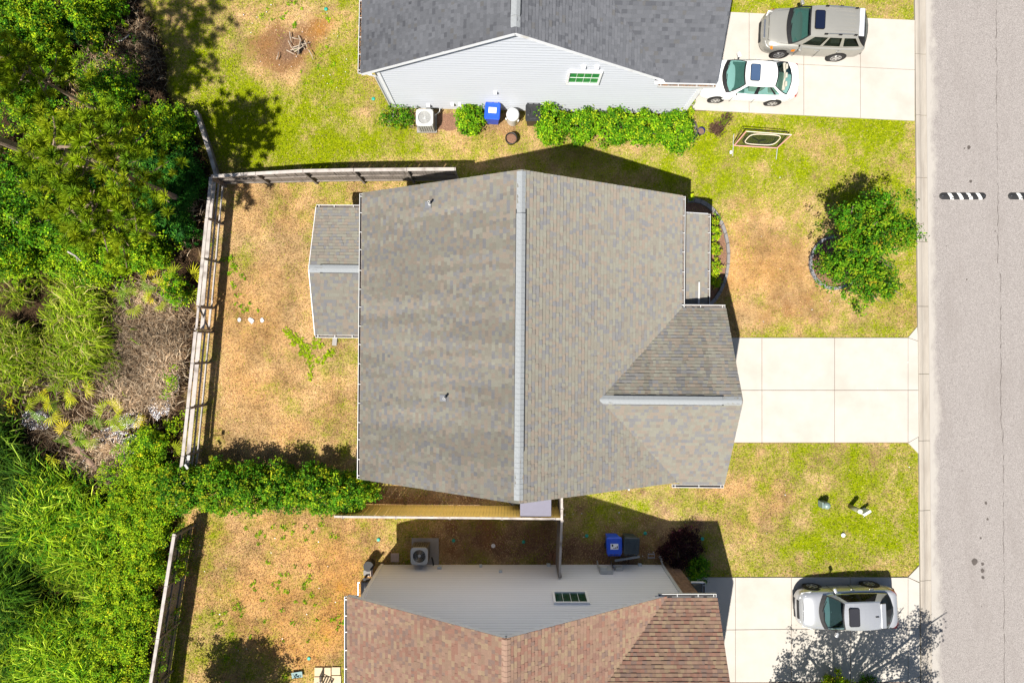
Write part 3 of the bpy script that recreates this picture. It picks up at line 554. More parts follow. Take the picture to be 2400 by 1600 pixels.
# ---------------------------------------------------------------- fences
FIN = mat('grey_fins', (.33, .33, .32), .6, .1)
def fence(name, label, pts_, hts, side, mp, mr, posts, rails=(.3, 1.0), cap=True, shelves=False, pside=None, pickets=True, capw=.145, skip=()):
    """pts_ base polyline (metres), hts heights; rails and posts stand on `side` (+1 left of travel), pickets on the other face"""
    P = [Vector((p[0], p[1], 0)) for p in pts_]; cum = [0]
    for a, b in zip(P[:-1], P[1:]): cum.append(cum[-1] + (b-a).length)
    L_ = cum[-1]; f = thing(name, label, 'fence', P[0]); o = P[0]; pside = -side if pside is None else pside
    def pos(t):
        t = clampi(t, 0, L_); i = max(k for k in range(len(cum)-1) if cum[k] <= t + 1e-6); k = (t-cum[i])/(cum[i+1]-cum[i]); d = (P[i+1]-P[i]).normalized()
        return P[i].lerp(P[i+1], k) - o, d, Vector((-d.y, d.x, 0)), hts[i] + (hts[i+1]-hts[i])*k
    pk = MB().box((0, 0, .5), (.128, .018, 1)).mesh('picket', mp); t = .07
    while t < L_:
        if pickets and not any(a < t < b for a, b in skip):
            p, d, n, h = pos(t); place('picket', pk, f, p + n*pside*.035 + Vector((0, 0, .03)), (random.uniform(-.012, .012), 0, math.atan2(d.y, d.x)), (random.uniform(.96, 1.04), 1, h - .03 + random.uniform(-.015, .01)))
        t += .139
    seg = sorted(set([0] + list(posts) + [L_]))
    for q in posts:
        p, d, n, h = pos(q); MB().box(p + n*side*.05 + Vector((0, 0, (h-.02)/2)), (.095, .095, h-.02 + .04), math.atan2(d.y, d.x)).build('post', mr, f)
    for a, b in zip(seg[:-1], seg[1:]):
        if any(x <= a + .01 and b - .01 <= y for x, y in skip): continue
        pa, d, n, ha = pos(a + .01); pb, d2, n2, hb = pos(b - .01); k = random.uniform(-.012, .012)
        for r in rails: MB().bar(pa + n*side*.02 + Vector((0, 0, r*ha/1.8)), pb + n2*side*.02 + Vector((0, 0, r*hb/1.8)), .05, .085).build('rail', mr, f)
        if cap: MB().bar(pa + n*side*.0 + Vector((0, 0, ha+.02+k)), pb + n2*side*.0 + Vector((0, 0, hb+.02+k)), capw, .035).build('cap_rail', WOODW if mr is WOODG else mr, f)
        if shelves:
            for (z, w_, x) in ((.95, .19, -.06), (.72, .075, .05), (.30, .085, .03)):
                MB().bar(pa + n*side*(x+.03) + Vector((0, 0, z+k)), pb + n2*side*(x+.03) + Vector((0, 0, z-k)), w_, .035).build('rail', WOODW, f)
    return f
xy = lambda x, y: tuple(at(x, y))[:2]
fence('wood_fence', 'weathered wooden fence with slanting posts between the two back lawns, above the tan roofed house', [xy(527, 431), xy(635, 430), xy(743, 427.5), xy(872, 426), xy(1078, 425)], [1.25, 1.62, 1.84, 1.92, 1.95], -1, WOODG, WOODG, [.05, 2.21, 4.43, 6.72, 9.1, 11.25], (.28, 1.02))
WP = [xy(527, 433), xy(470, 1047), xy(455, 1165)]
def wt(py): return (py - 433)/48.75*1.0043
fence('wood_fence', 'weathered grey wooden fence along the wood with three levels of rails', WP, [1.27, 1.45, 1.45], 1, WOODG, WOODG, [.1] + [wt(800 + (y-800)*.955) for y in (512, 606, 717, 777, 851, 955, 1067, 1150)], (), shelves=True, pickets=False, skip=[(wt(800-83*.955), wt(800-23*.955))])
g0 = Vector((*xy(527 - (717.5-433+3)*.0928, 720.5), 0)); g1 = Vector((*xy(527 - (777.5-433)*.0928, 776.5), 0)); g = thing('wood_gate', 'small wooden gate with a diagonal brace in the grey back fence', 'gate', g0); D = g1 - g0; nn = Vector((-D.y, D.x, 0)).normalized()
dn = D.normalized()
for s_ in (.06, .94): MB().bar(D*s_ + Vector((0, 0, .08)), D*s_ + Vector((0, 0, 1.43)), .09, .06).build('stile', WOODW, g)
for z in (.28, 1.36): MB().bar(D*.06 + Vector((0, 0, z)) + nn*.02, D*.94 + Vector((0, 0, z)) + nn*.02, .10, .05).build('gate_rail', WOODW, g)
MB().bar(D*.1 + Vector((0, 0, 1.3)) + nn*.05, D*.9 + Vector((0, 0, .35)) + nn*.05, .05, .08).build('brace', WOODG, g)
MB().bar(D*.1 + Vector((0, 0, .9)) + nn*.04, D*.9 + Vector((0, 0, .9)) + nn*.04, .19, .03).build('gate_rail', WOODW, g)
fence('pine_fence', 'new yellow pine fence running below the tan roofed house', [xy(810, 1183), xy(1080, 1185.5), xy(1311, 1188)], [1.83]*3, -1, WOODY, WOODG, [.4, 2.79, 5.21, 7.55, 9.95], (.35, 1.45), cap=True, capw=.09)
fence('side_fence', 'narrow grey fence from the tan roofed house down to the grey sided wall', [xy(1309, 1115), xy(1309, 1188), xy(1304, 1318)], [1.83, 1.83, 1.83], 1, WOODG, WOODG, [.15, 1.05, 1.6, 2.35, 4.1], (.35, 1.45), pside=-1, capw=.10)
fence('vine_covered_fence', 'white topped fence overgrown by vines beside the bottom left lawn', [xy(456, 1223), xy(402, 1570), xy(394, 1640)], [1.65, 1.7, 1.7], 1, WOODG, WOODG, [.1, 2.4, 4.8, 7.2, 8.4], (.4, 1.2), cap=True)
f = thing('plank_edging', 'low grey plank edging between bright lawn and wood, leading to fence corner', 'edging', (*xy(470, 268), 0))
o = Vector((*xy(470, 268), 0)); pl = [(470, 268), (481, 300), (492, 334), (503, 368), (520, 428)]
for a, b in zip(pl[:-1], pl[1:]): MB().bar(Vector((*xy(*a), .42)) - o, Vector((*xy(*b), .42)) - o, .17, .05).build('plank', WOODW, f); MB().bar(Vector((*xy(*a), .2)) - o, Vector((*xy(*b), .2)) - o, .04, .4).build('plank', WOODG, f)
# ---------------------------------------------------------------- cars (nose towards -x)
GLASSC = glass('car_glass', (.42, .60, .58)); GLASSK = glass('dark_car_glass', (.18, .22, .22)); LAMPG = mat('headlamp', (.75, .75, .75), .12, .1, 9, spec=.8, coat=.6); AMBER = mat('amber_lens', (.75, .22, .01), .2); REDL = mat('red_lens', (.45, .01, .02), .2, coat=.5)
SEAT = mat('seat_fabric', (.42, .40, .33), .9, .1); SEATD = mat('dark_seat', (.06, .06, .07), .8); TYRE = mat('tyre', (.022, .02, .02), .85, .15, 20); RIM = mat('alloy', (.6, .6, .6), .3, .05, 5, metal=.8); RUBB = mat('black_trim', (.012, .012, .013), .6, spec=.25)
def paint(n, c, metal=.0, rough=.32): return mat(n, c, rough, .03, 2, metal=metal, spec=.5, coat=.5)
def lerp(a, b, t): return a + (b-a)*t
def prof(tab, x):
    for (x0, *a), (x1, *b) in zip(tab[:-1], tab[1:]):
        if x <= x1: k = clampi((x-x0)/(x1-x0), 0, 1); return [lerp(p, q, k) for p, q in zip(a, b)]
    return list(tab[-1][1:])
def car(name, label, loc, rot, P):
    c = thing(name, label, 'car', loc, rot); pm = P['paint']; tab = P['body']   # body: x, half width, shoulder z, centre z, sill z
    xs = np.linspace(tab[0][0], tab[-1][0], 34); b = MB(); V = []; n = 15
    for x in xs:
        w, zs, zc, zb = prof(tab, x); h = [(.84*w, zb), (.97*w, zb+.06), (w, lerp(zb, zs, .45)), (w*.995, lerp(zb, zs, .72)), (.945*w, zs), (.74*w, lerp(zs, zc, .68)), (.4*w, lerp(zs, zc, .95)), (0, zc)]
        V += [(x, -y, z) for y, z in h] + [(x, y, z) for y, z in h[-2::-1]]
    F = [(i*n+k, i*n+k+1, (i+1)*n+k+1, (i+1)*n+k) for i in range(33) for k in range(n-1)]; F += [tuple(range(n-1, -1, -1)), tuple(range(33*n, 34*n))]
    b.poly(V, F); b.build('body', pm, c, True, sub=1)
    xb0, xr0, xr1, xb1, zb, zr, wb, wr = P['cab']; bow = P.get('bow', .22)
    def side(s, t, sg):
        e = abs(2*s-1)**3; z0 = zb + P.get('belt_rise', .05)*s; zt = zr - .05*abs(2*s-1.1)**2
        return Vector((lerp(lerp(xb0, xb1, s), lerp(xr0, xr1, s), t), sg*(lerp(wb*(1-.07*e), wr*(1-.06*e), t) + .05*math.sin(math.pi*t)), lerp(z0, zt, t)))
    def front(p, t, rear=False):
        s = 1. if rear else 0.; q0 = side(s, t, 1); sg = 1 if rear else -1
        return Vector((q0.x + sg*lerp(bow, bow*.35, t)*(1-p*p), q0.y*p, q0.z + lerp(.03, .06, t)*(1-p*p)))
    sh = MB(); S = P['scuts']; T = [0, .1, .9, 1]
    panes = []
    for sg in (-1, 1):
        for i in range(len(S)-1):
            for j in range(3):
                q = [side(S[i], T[j], sg), side(S[i+1], T[j], sg), side(S[i+1], T[j+1], sg), side(S[i], T[j+1], sg)]
                if sg > 0: q = q[::-1]
                if j == 1 and i % 2 == 1: panes.append((q, sg))
                else: sh.mi = 1 if (j == 1 and 0 < i < len(S)-2 and P.get('blackpillar', True)) else 0; sh.face(q)
    sh.mi = 0; PP = np.linspace(-1, 1, 9)
    rows = np.linspace(0, 1, 9)
    for i in range(8):                                          # roof
        for j in range(8):
            def rp(p, s):
                a = front(p, 1); e_ = front(p, 1, True); k = side(s, 1, 1); return Vector((lerp(a.x, e_.x, s), k.y*p, k.z + .06*(1-p*p)))
            sh.face([rp(PP[i], rows[j]), rp(PP[i], rows[j+1]), rp(PP[i+1], rows[j+1]), rp(PP[i+1], rows[j])][::-1])
    sh.build('cabin_shell', [pm, RUBB], c, False)
    for q, sg in panes: MB().face(q).build('side_window', P.get('sideglass', GLASSC), c)
    for rear, nm in ((False, 'windshield'), (True, 'rear_window')):
        gl = MB(); fr = MB(); tt = [0, .06, .35, .65, .93, 1]; pp = [-1, -.94, -.6, -.2, .2, .6, .94, 1]
        for i in range(7):
            for j in range(5):
                q = [front(pp[i], tt[j], rear), front(pp[i+1], tt[j], rear), front(pp[i+1], tt[j+1], rear), front(pp[i], tt[j+1], rear)]
                (fr if i in (0, 6) or j in (0, 4) else gl).face(q)
        gl.build(nm, P.get('rearglass', GLASSC) if rear else GLASSC, c, True); fr.build('window_trim', RUBB, c)
    q = MB()
    for i in range(8): a, d = front(PP[i], 0), front(PP[i+1], 0); q.face([a + Vector((-.13, 0, -.035)), d + Vector((-.13, 0, -.035)), d + Vector((.02, 0, .012)), a + Vector((.02, 0, .012))])
    q.build('wiper_cowl', RUBB, c)
    for y0 in (-.55, .1): a = front(y0, .02); d = front(y0+.62, .12); MB().bar(a + Vector((-.01, 0, .02)), d + Vector((-.02, 0, .025)), .025, .02).build('wiper', RUBB, c)
    # inside
    MB().box(((xb0+xb1)/2+.1, 0, zb-.18), (xb1-xb0-.5, wb*1.7, .02)).build('floor_mat', SEATD, c)
    MB().box((xb0+.42, 0, zb-.07), (.62, wb*1.72, .12)).build('dashboard', P.get('dash', SEATD), c, bevel=.03)
    MB().lathe([(.17, 0), (.19, .01), (.19, .03), (.17, .035)], (0, 0, 0), 14, False, False).build('steering_wheel', RUBB, c, loc=(xb0+.85, -wb*.42, zb+.02), rot=(0, R(-60), 0))
    for x, ys in ((xr0+.55, (-.36, .36)), (xr0+1.45, (-.4, 0, .4))):
        for y in ys:
            q = MB(); q.box((x, y, zb-.12), (.5, .48, .14)); q.box((x+.28, y, zb+.05), (.14, .46, .5), ry=.2); q.box((x+.36, y, zb+.36), (.1, .24, .16), ry=.2); q.build('seat', P.get('seat', SEAT), c, bevel=.04)
    # sunroof
    sx, sl_, sw = P['sunroof']; zt = zr + .055; rc = .07; MB().prism([(sx + math.copysign(sl_/2-rc, math.cos(a)) + rc*math.cos(a), math.copysign(sw/2-rc, math.sin(a)) + rc*math.sin(a)) for a in [R(15+30*i) for i in range(12)]], zt-.012, zt+.011).build('sunroof', P.get('sunglass', RUBB), c)
    MB().prism([(sx + math.copysign(sl_/2-rc, math.cos(a)) + (rc+.025)*math.cos(a), math.copysign(sw/2-rc, math.sin(a)) + (rc+.025)*math.sin(a)) for a in [R(15+30*i) for i in range(12)]], zt-.02, zt+.003).build('sunroof_seal', RUBB, c)
    for sg in (-1, 1):                                          # shut lines of the bonnet and the boot
        def top(x, f): w_, zs_, zc_, zb_ = prof(tab, x); return (x, sg*w_*f, lerp(zs_, zc_, clampi((.945-f)/.6, 0, 1)) + .004)
        x1 = xb0 - .12; x0 = tab[0][0] + .22; MB().tube([top(lerp(x1, x0, k), lerp(.80, .66, k*k)) for k in np.linspace(0, 1, 8)], .011, 5).build('bonnet_seam', RUBB, c)
        MB().tube([top(x0, f) for f in (.66, .4, .05)], .010, 5).build('bonnet_seam', RUBB, c)
        if P.get('boot'): MB().tube([top(xb1 + .3, f) for f in (.05, .4, .72)] + [top(xb1 + .14, .8)], .009, 5).build('boot_seam', RUBB, c)
    if P.get('rails'):
        for sg in (-1, 1):
            a = side(.30, 1, sg); d = side(.93, 1, sg); MB().tube([a + Vector((0, -sg*.06, .03)), a + Vector((.12, -sg*.07, .09)), d + Vector((-.15, -sg*.07, .10)), d + Vector((0, -sg*.06, .04))], .024, 6).build('roof_rail', P['rails'], c)
            for k in (.3, .6, .93): e = side(k, 1, sg); MB().box(e + Vector((0, -sg*.065, .06)), (.14, .05, .07)).build('rail_foot', RUBB, c)
        for k in range(6): MB().box((lerp(xr0+1.0, xr1-.15, .5), -.45+.18*k, zr+.053-.02*abs(k-2.5)/2.5), (xr1-xr0-1.2, .035, .02)).build('roof_rib', pm, c)
    if P.get('spoiler'): a = side(1, 1, 1); MB().box((xr1+.12, 0, zr+.0), (.24, wr*1.8, .045), ry=.06).build('spoiler', P['spoiler'], c, bevel=.02)
    # wheels
    for wx in P['wheels']:
        for sg in (-1, 1):
            w = prof(tab, wx)[0]; r = P['wr']
            ar = MB(); ar.lathe([(r+.07, -.01), (r+.07, .012), (r-.02, .014)], n=26, cap0=True, cap1=True); ar.build('wheel_arch', RUBB, c, loc=(wx, sg*(w-.012), r+.01), rot=(R(-90)*sg, 0, 0))
            t = MB(); t.lathe([(r*.62, -.11), (r*.93, -.115), (r, -.07), (r, .06), (r*.93, .108), (r*.66, .112)], n=26); to = t.build('wheel', TYRE, c, True, loc=(wx, sg*(w-.10), r), rot=(R(-90)*sg, 0, 0))
            m_ = MB(); m_.lathe([(r*.66, .10), (r*.66, .118), (r*.58, .118), (r*.56, .085)], n=22, cap0=False); 
            for k in range(P.get('spokes', 5)): a_ = 6.283*k/P.get('spokes', 5); m_.bar((0, 0, .112), (r*.6*math.cos(a_), r*.6*math.sin(a_), .116), .075, .02)
            m_.lathe([(.055, .1), (.055, .126)], n=10); m_.build('rim', RIM, to)
    w1 = prof(tab, xb0+.35)[0]
    for sg in (-1, 1):
        MB().box((xb0+.38, sg*(w1+.09), zb+.04), (.13, .23, .14), rz=sg*.35).build('wing_mirror', P.get('mirror', pm), c, bevel=.035); MB().bar((xb0+.36, sg*(w1-.1), zb+.01), (xb0+.38, sg*(w1+.02), zb+.02), .06, .05).build('mirror_arm', RUBB, c)
        for hx_ in P['handles']: MB().box((hx_, sg*(prof(tab, hx_)[0]+.012), P['hz']), (.2, .03, .045)).build('door_handle', P.get('hm', pm), c, bevel=.01)
        for sx_ in P['seams']:
            w_, zs_, _, zb_ = prof(tab, sx_); MB().box((sx_, sg*(w_*.998), lerp(zb_, zs_, .5)), (.012, .012, (zs_-zb_)*.75)).build('door_seam', RUBB, c)
    for (nm, m_, pl_) in P['patches']:
        for sg in (-1, 1):
            q = MB(); L0 = []
            for (x, fy, up) in pl_:
                w_, zs_, zc_, zb_ = prof(tab, x); fy_ = min(fy, 1); y = w_*fy_
                z = lerp(zs_, zc_, clampi((.945-fy_)/.6, 0, 1)) if fy_ < .945 else lerp(zs_, lerp(zb_, zs_, .5), (fy_-.945)/.055)
                L0.append(Vector((x, sg*(y + (.02 if fy_ > .9 else 0)), z + up)))
            q.face(L0 if sg < 0 else L0[::-1]); q.face([p - Vector((-.03*math.copysign(1, -p.x) if False else 0, sg*.03, .03)) for p in (L0[::-1] if sg < 0 else L0)]); q.build(nm, m_, c)
    for (nm, m_, cc, dd) in P.get('boxes', ()): MB().box(cc, dd).build(nm, m_, c, bevel=.012)
    return c
PW = paint('white_car_paint', (.80, .80, .79)); PG = paint('warm_grey_metallic', (.36, .35, .315), .45, .38); PS = paint('silver_metallic', (.52, .53, .55), .6, .30)
loc = at(1741, 203); car('sedan', 'white sedan with sunroof parked half under the slate grey eave', (loc.x, loc.y, .045), R(-2.9), dict(paint=PW, boot=True,
    body=[(-2.32,.45,.42,.50,.24),(-2.25,.66,.56,.64,.20),(-2.1,.78,.66,.74,.19),(-1.8,.87,.74,.83,.19),(-1.2,.90,.83,.92,.18),(-.85,.90,.88,.95,.18),(0,.90,.88,.74,.18),(1.2,.90,.93,.82,.18),(1.75,.88,.97,1.0,.2),(2.05,.82,.97,1.02,.24),(2.22,.72,.92,.99,.30),(2.31,.55,.70,.76,.36)],
    cab=(-1.0,-.36,.95,1.65,.93,1.38,.82,.56), scuts=[0,.10,.43,.50,.80,.84,.91,1], blackpillar=True, wheels=(-1.40,1.30), wr=.325, handles=(.35,1.15), hz=.78, seams=(-.75,.3,1.25), sunroof=(.0,.42,.74), sunglass=mat('blue_roof_glass', (.05,.085,.16), .06, .1, 2), seat=SEAT, dash=mat('grey_dash', (.16,.22,.20), .7),
    patches=[('headlight', LAMPG, [(-2.18,.80,.02),(-2.02,.97,.02),(-1.72,.975,.05),(-1.95,.84,.03)]), ('tail_light', REDL, [(2.27,.80,.02),(2.2,.97,.02),(1.85,.985,.03),(2.08,.90,.025)])],
    boxes=[('grille', RUBB, (-2.27,0,.52),(.08,.9,.1)), ('number_plate', WHITE, (2.33,0,.62),(.02,.32,.16))]))
loc = at(1885.6, 95); car('suv', 'warm grey boxy estate car with roof rails in the upper driveway', (loc.x, loc.y, .045), R(-2.8), dict(paint=PG,
    body=[(-2.38,.55,.55,.62,.34),(-2.30,.76,.72,.80,.28),(-2.15,.88,.88,.98,.26),(-1.8,.96,.98,1.06,.25),(-1.1,.98,1.06,1.13,.25),(-.8,.98,1.10,1.16,.25),(0,.98,1.10,.95,.25),(1.5,.98,1.14,.95,.25),(2.1,.96,1.15,1.1,.28),(2.3,.92,1.13,1.14,.32),(2.38,.82,.9,.95,.40)],
    cab=(-1.15,-.52,1.60,2.15,1.14,1.70,.90,.70), scuts=[0,.12,.38,.42,.66,.71,.94,1], blackpillar=False, wheels=(-1.38,1.32), wr=.37, handles=(.10,1.10), hz=.97, hm=RIM, seams=(-.75,.22,1.1), sunroof=(-.19,.42,.82), sunglass=mat('navy_roof_glass', (.008,.012,.03), .06, .1, 2), seat=SEAT, sideglass=GLASSK, rearglass=GLASSK, rails=METAL, spoiler=mat('pale_spoiler', (.42,.44,.47), .3), bow=.14, dash=mat('green_dash', (.14,.2,.18), .7), spokes=6,
    patches=[('headlight', LAMPG, [(-2.26,.72,.02),(-2.18,.95,.02),(-1.92,.975,.03),(-2.02,.80,.02)]), ('turn_signal', AMBER, [(-2.04,.955,.035),(-1.97,.975,.035),(-1.86,.98,.04),(-1.95,.92,.03)]), ('side_marker', AMBER, [(-1.02,.988,.0),(-1.02,.97,.02),(-.86,.97,.02),(-.86,.988,.0)])],
    boxes=[('grille', METAL, (-2.28,0,.78),(.1,.85,.08)), ('bumper', RUBB, (-2.36,0,.48),(.08,.95,.12)), ('rear_bumper', RUBB, (2.36,0,.5),(.1,1.6,.16)), ('number_plate', WHITE, (2.40,0,.78),(.02,.32,.16))]))
loc = at(1962.5, 1407); car('crossover', 'silver crossover car in the lower driveway under tree shade', (loc.x, loc.y, .045), R(2.2), dict(paint=PS,
    body=[(-2.30,.50,.52,.58,.30),(-2.22,.72,.66,.74,.26),(-2.02,.84,.80,.92,.25),(-1.7,.91,.90,1.02,.24),(-1.1,.93,.98,1.06,.24),(-.85,.93,1.02,1.08,.24),(0,.93,1.03,.88,.24),(1.4,.93,1.08,.9,.24),(1.85,.92,1.10,1.02,.26),(2.1,.88,1.08,1.08,.30),(2.25,.78,1.0,1.03,.36),(2.33,.6,.78,.82,.42)],
    cab=(-1.1,-.52,1.05,1.68,1.08,1.61,.85,.62), scuts=[0,.12,.44,.50,.84,1], wheels=(-1.40,1.32), wr=.36, handles=(.22,1.08), hz=.92, hm=RIM, seams=(-.72,.28,1.15), sunroof=(-.17,.44,.80), sunglass=mat('brown_roof_glass', (.03,.03,.035), .08, .1, 2), seat=SEATD, sideglass=GLASSK, rearglass=GLASSK, rails=None, spoiler=PS, bow=.24, spokes=5,
    patches=[('headlight', LAMPG, [(-2.20,.70,.02),(-2.08,.96,.02),(-1.66,.96,.03),(-1.95,.80,.03)]), ('tail_light', REDL, [(2.24,.76,.03),(2.14,.97,.02),(1.80,.985,.02),(2.05,.92,.02)])],
    boxes=[('grille', RUBB, (-2.22,0,.66),(.12,.85,.1)), ('bumper', RUBB, (-2.27,0,.40),(.08,.9,.1)), ('rear_bumper', RUBB, (2.30,0,.5),(.1,1.5,.16)), ('aerial', RUBB, (.85,0,1.68),(.16,.03,.05))]))
# ---------------------------------------------------------------- speed bumps
def bump(label, px, py, w):
    b = thing('speed_bump', label, 'speed bump', at(px, py, .013), 0, 'rubber speed bumps across the road'); L_, Wd, H = w, .34, .055
    def sec(x, k):
        return [(x, -Wd/2*k, 0), (x, -Wd*.33*k, H*.75*k), (x, -.03, H*k), (x, .03, H*k), (x, Wd*.33*k, H*.75*k), (x, Wd/2*k, 0)]
    q = MB(); xs = [(-L_/2-.16, .12), (-L_/2-.13, .6), (-L_/2-.06, .9), (-L_/2, 1), (L_/2, 1), (L_/2+.06, .9), (L_/2+.13, .6), (L_/2+.16, .12)]; V = []
    for x, k in xs: V += sec(x, k)
    q.poly(V, [(i*6+j, (i+1)*6+j, (i+1)*6+j+1, i*6+j+1) for i in range(7) for j in range(5)]); q.build('bump_body', DARKM, b)
    for i in range(4):
        x0 = -L_*.36 + i*L_*.235; s_ = MB(); ys = [Wd*.44, Wd*.33, .03, -.03, -.33*Wd, -.49*Wd]; zs = [H*.25, H*.75, H, H, H*.75, H*.05]
        for k in range(5): f0 = (Wd*.44 - ys[k])*.62; f1 = (Wd*.44 - ys[k+1])*.62; s_.face([(x0-.085+f0, ys[k], zs[k]+.004), (x0-.085+f1, ys[k+1], zs[k+1]+.004), (x0+.085+f1, ys[k+1], zs[k+1]+.004), (x0+.085+f0, ys[k], zs[k]+.004)])
        s_.build('stripe', STRIPE, b)
    for x in (-L_/2-.02, -L_*.28, L_*.42, L_/2+.02): MB().lathe([(.02, 0), (.018, .012)], (x, .0, H-.004), 8).build('bolt', METAL, b)
STRIPE = mat('worn_white_stripe', (.78, .77, .73), .7, .08, 6, tint=((.12, .12, .12), 9, .57, .64))
bump('black rubber speed bump with four white stripes, wholly in view', 2256, 459.5, 1.93); bump('black and white speed bump cut off by the right edge of the photo', 2417, 459.5, 1.93)
# ---------------------------------------------------------------- air conditioners, bins, tank, pots
def condenser(name, label, px, py, dark, rot=0.):
    c = thing(name, label, 'air conditioner', at(px, py, .08), rot); m_ = dark
    q = MB(); s_ = .37
    for sg in (-1, 1):
        for k in range(7): o_ = -s_+.05 + k*.107; q.box((o_+.02, sg*s_, .4), (.07, .035, .78)); q.box((sg*s_, o_+.02, .4), (.035, .07, .78))
    q.build('louvre_side', m_, c); MB().box((0, 0, .4), (.66, .66, .78)).build('coil', FIN if dark is FIN else RUBB, c)
    t = MB(); n = 32; ring = [(.30*math.cos(6.283*i/n), .30*math.sin(6.283*i/n)) for i in range(n)]; out = []
    for i in range(n):
        a = 6.283*i/n; ca, sa = math.cos(a), math.sin(a); k = .40/max(abs(ca), abs(sa)); k = min(k, .50); out.append((k*ca, k*sa))
    V = [(x, y, .84) for x, y in ring] + [(x, y, .83) for x, y in out] + [(x, y, .76) for x, y in out] + [(x, y, .70) for x, y in ring]
    t.poly(V, [(i, n+i, n+(i+1) % n, (i+1) % n) for i in range(n)] + [(n+i, 2*n+i, 2*n+(i+1) % n, n+(i+1) % n) for i in range(n)] + [(i, (i+1) % n, 3*n+(i+1) % n, 3*n+i) for i in range(n)]); t.build('top_cover', GREYP, c)
    f = MB().lathe([(.09, 0), (.09, .05), (.05, .07)], (0, 0, .73), 14); fo = f.build('fan_hub', GREYP, c)
    for k in range(3): a = 2.09*k + .5; q = MB(); q.poly([(.08*math.cos(a-.4), .08*math.sin(a-.4), .75), (.28*math.cos(a-.25), .28*math.sin(a-.25), .74), (.28*math.cos(a+.55), .28*math.sin(a+.55), .79), (.08*math.cos(a+.5), .08*math.sin(a+.5), .78)], [(0, 1, 2, 3)]); q.build('fan_blade', METAL, c)
    q = MB()
    for k in range(6): r = .05 + .05*k; q.tube([(r*math.cos(6.283*i/20), r*math.sin(6.283*i/20), .835) for i in range(21)], .004, 4, False)
    q.build('wire_grille', METAL, c)
    return c
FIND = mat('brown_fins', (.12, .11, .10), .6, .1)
MB().box((0, 0, .04), (.95, .95, .08)); p = at(1000, 291)
tag(MB().box((0, 0, .04), (.95, .9, .08)).build('concrete_pad', PADM, loc=at(1001, 290)), 'concrete pad under the sunlit grey air conditioner', 'pad'); condenser('air_conditioner', 'sunlit grey air conditioner by white siding between two bushes', 1001, 291, FIN)
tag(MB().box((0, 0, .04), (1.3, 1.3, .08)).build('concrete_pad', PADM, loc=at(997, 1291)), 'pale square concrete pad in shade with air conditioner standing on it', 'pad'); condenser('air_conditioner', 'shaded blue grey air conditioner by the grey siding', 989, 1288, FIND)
MB_ = MB().tube([tuple(at(1012, 1306, .5)), tuple(at(1014, 1312, .42)), tuple(at(1016, 1324, .55))], .035, 6); tag(MB_.build('coolant_hose', RUBB), 'black coolant hose from shaded air conditioner to grey wall', 'hose')
tag(MB().tube([tuple(at(1018, 272, .6)), tuple(at(1030, 262, .35)), tuple(at(1031, 254, .4))], .02, 6).build('coolant_hose', GREYP), 'thin grey hose from sunlit air conditioner to white wall', 'hose')
def bin_(label, px, py, rot, m_, sticker, closed=True):
    b = thing('wheelie_bin', label, 'bin', at(px, py), rot)
    q = MB(); q.poly([(-.25,-.28,.05),(.25,-.28,.05),(.25,.26,.05),(-.25,.26,.05),(-.32,-.38,1.0),(.32,-.38,1.0),(.32,.34,1.0),(-.32,.34,1.0)], [(3,2,1,0),(0,1,5,4),(1,2,6,5),(2,3,7,6),(3,0,4,7)]); q.build('bin_body', m_, b)
    q = MB(); n = [(-.33,-.41),(.33,-.41),(.36,-.33),(.36,.28),(.33,.37),(-.33,.37),(-.36,.28),(-.36,-.33)]; i1 = [(x*.9, y*.9) for x, y in n]; i2 = [(x*.62, y*.62+.02) for x, y in n]
    V = [(x, y, .99) for x, y in n] + [(x, y, 1.03) for x, y in n] + [(x, y, 1.065) for x, y in i1] + [(x, y, 1.055) for x, y in i2]
    q.poly(V, [(a*8+i, a*8+(i+1) % 8, (a+1)*8+(i+1) % 8, (a+1)*8+i) for a in range(3) for i in range(8)] + [tuple(range(24, 32))]); lid = q.build('lid', m_, b)
    MB().tube([(-.3, .44, .98), (.3, .44, .98)], .022, 6).build('handle', m_, b)
    for x in (-.26, 0, .26): MB().box((x, .40, .985), (.06, .1, .04)).build('hinge', m_, b)
    for x in (-.29, .29): MB().lathe([(.13, -.03), (.13, .03)], (0, 0, 0), 14).build('wheel', TYRE, b, loc=(x, .28, .13), rot=(0, R(90), 0))
    if sticker:
        s_ = MB().box((0, .0, 1.058), (.36, .26, .008)).build('label_sticker', STICK, lid)
        for (x, y, w_, h_) in sticker: MB().box((x, y, 1.064), (w_, h_, .004)).build('print_mark', RUBB if sticker[0][2] < .12 else FAINT, lid)
    else:
        for sg in (-1, 1): MB().box((sg*.2, -.02, 1.065), (.12, .3, .03), rz=sg*.2).build('lid_boss', m_, b, bevel=.02)
        MB().box((0, -.26, 1.065), (.34, .12, .03)).build('lid_boss', m_, b, bevel=.02)
STICK = mat('white_sticker', (.8, .8, .82), .5, .04); FAINT = mat('faint_print', (.72, .62, .66), .6)
bin_('blue recycling bin with white sticker in the sun against white siding', 1156, 279, R(-4), BLUEP, [(-.1, .02, .14, .04), (.05, -.04, .16, .03)])
bin_('blue recycling bin with white sticker in the shade beside a black bin', 1431, 1262, R(180.5), BLUEP, [(.09, -.05, .07, .10), (-.06, .06, .05, .06), (-.13, .03, .05, .1), (.02, .08, .06, .03)])
bin_('black bin in the sun half covered by the green hedge', 1248, 283, R(-1), BLACKP, None); bin_('black bin in the shade right of a blue bin', 1470, 1262, R(176), mat('dark_teal_plastic', (.025, .04, .05), .35, .15), None)
t = thing('white_tank', 'round white tank with a domed lid standing between the blue and black bins', 'tank', at(1202, 283)); TK = mat('white_enamel', (.8, .8, .78), .35, .05)
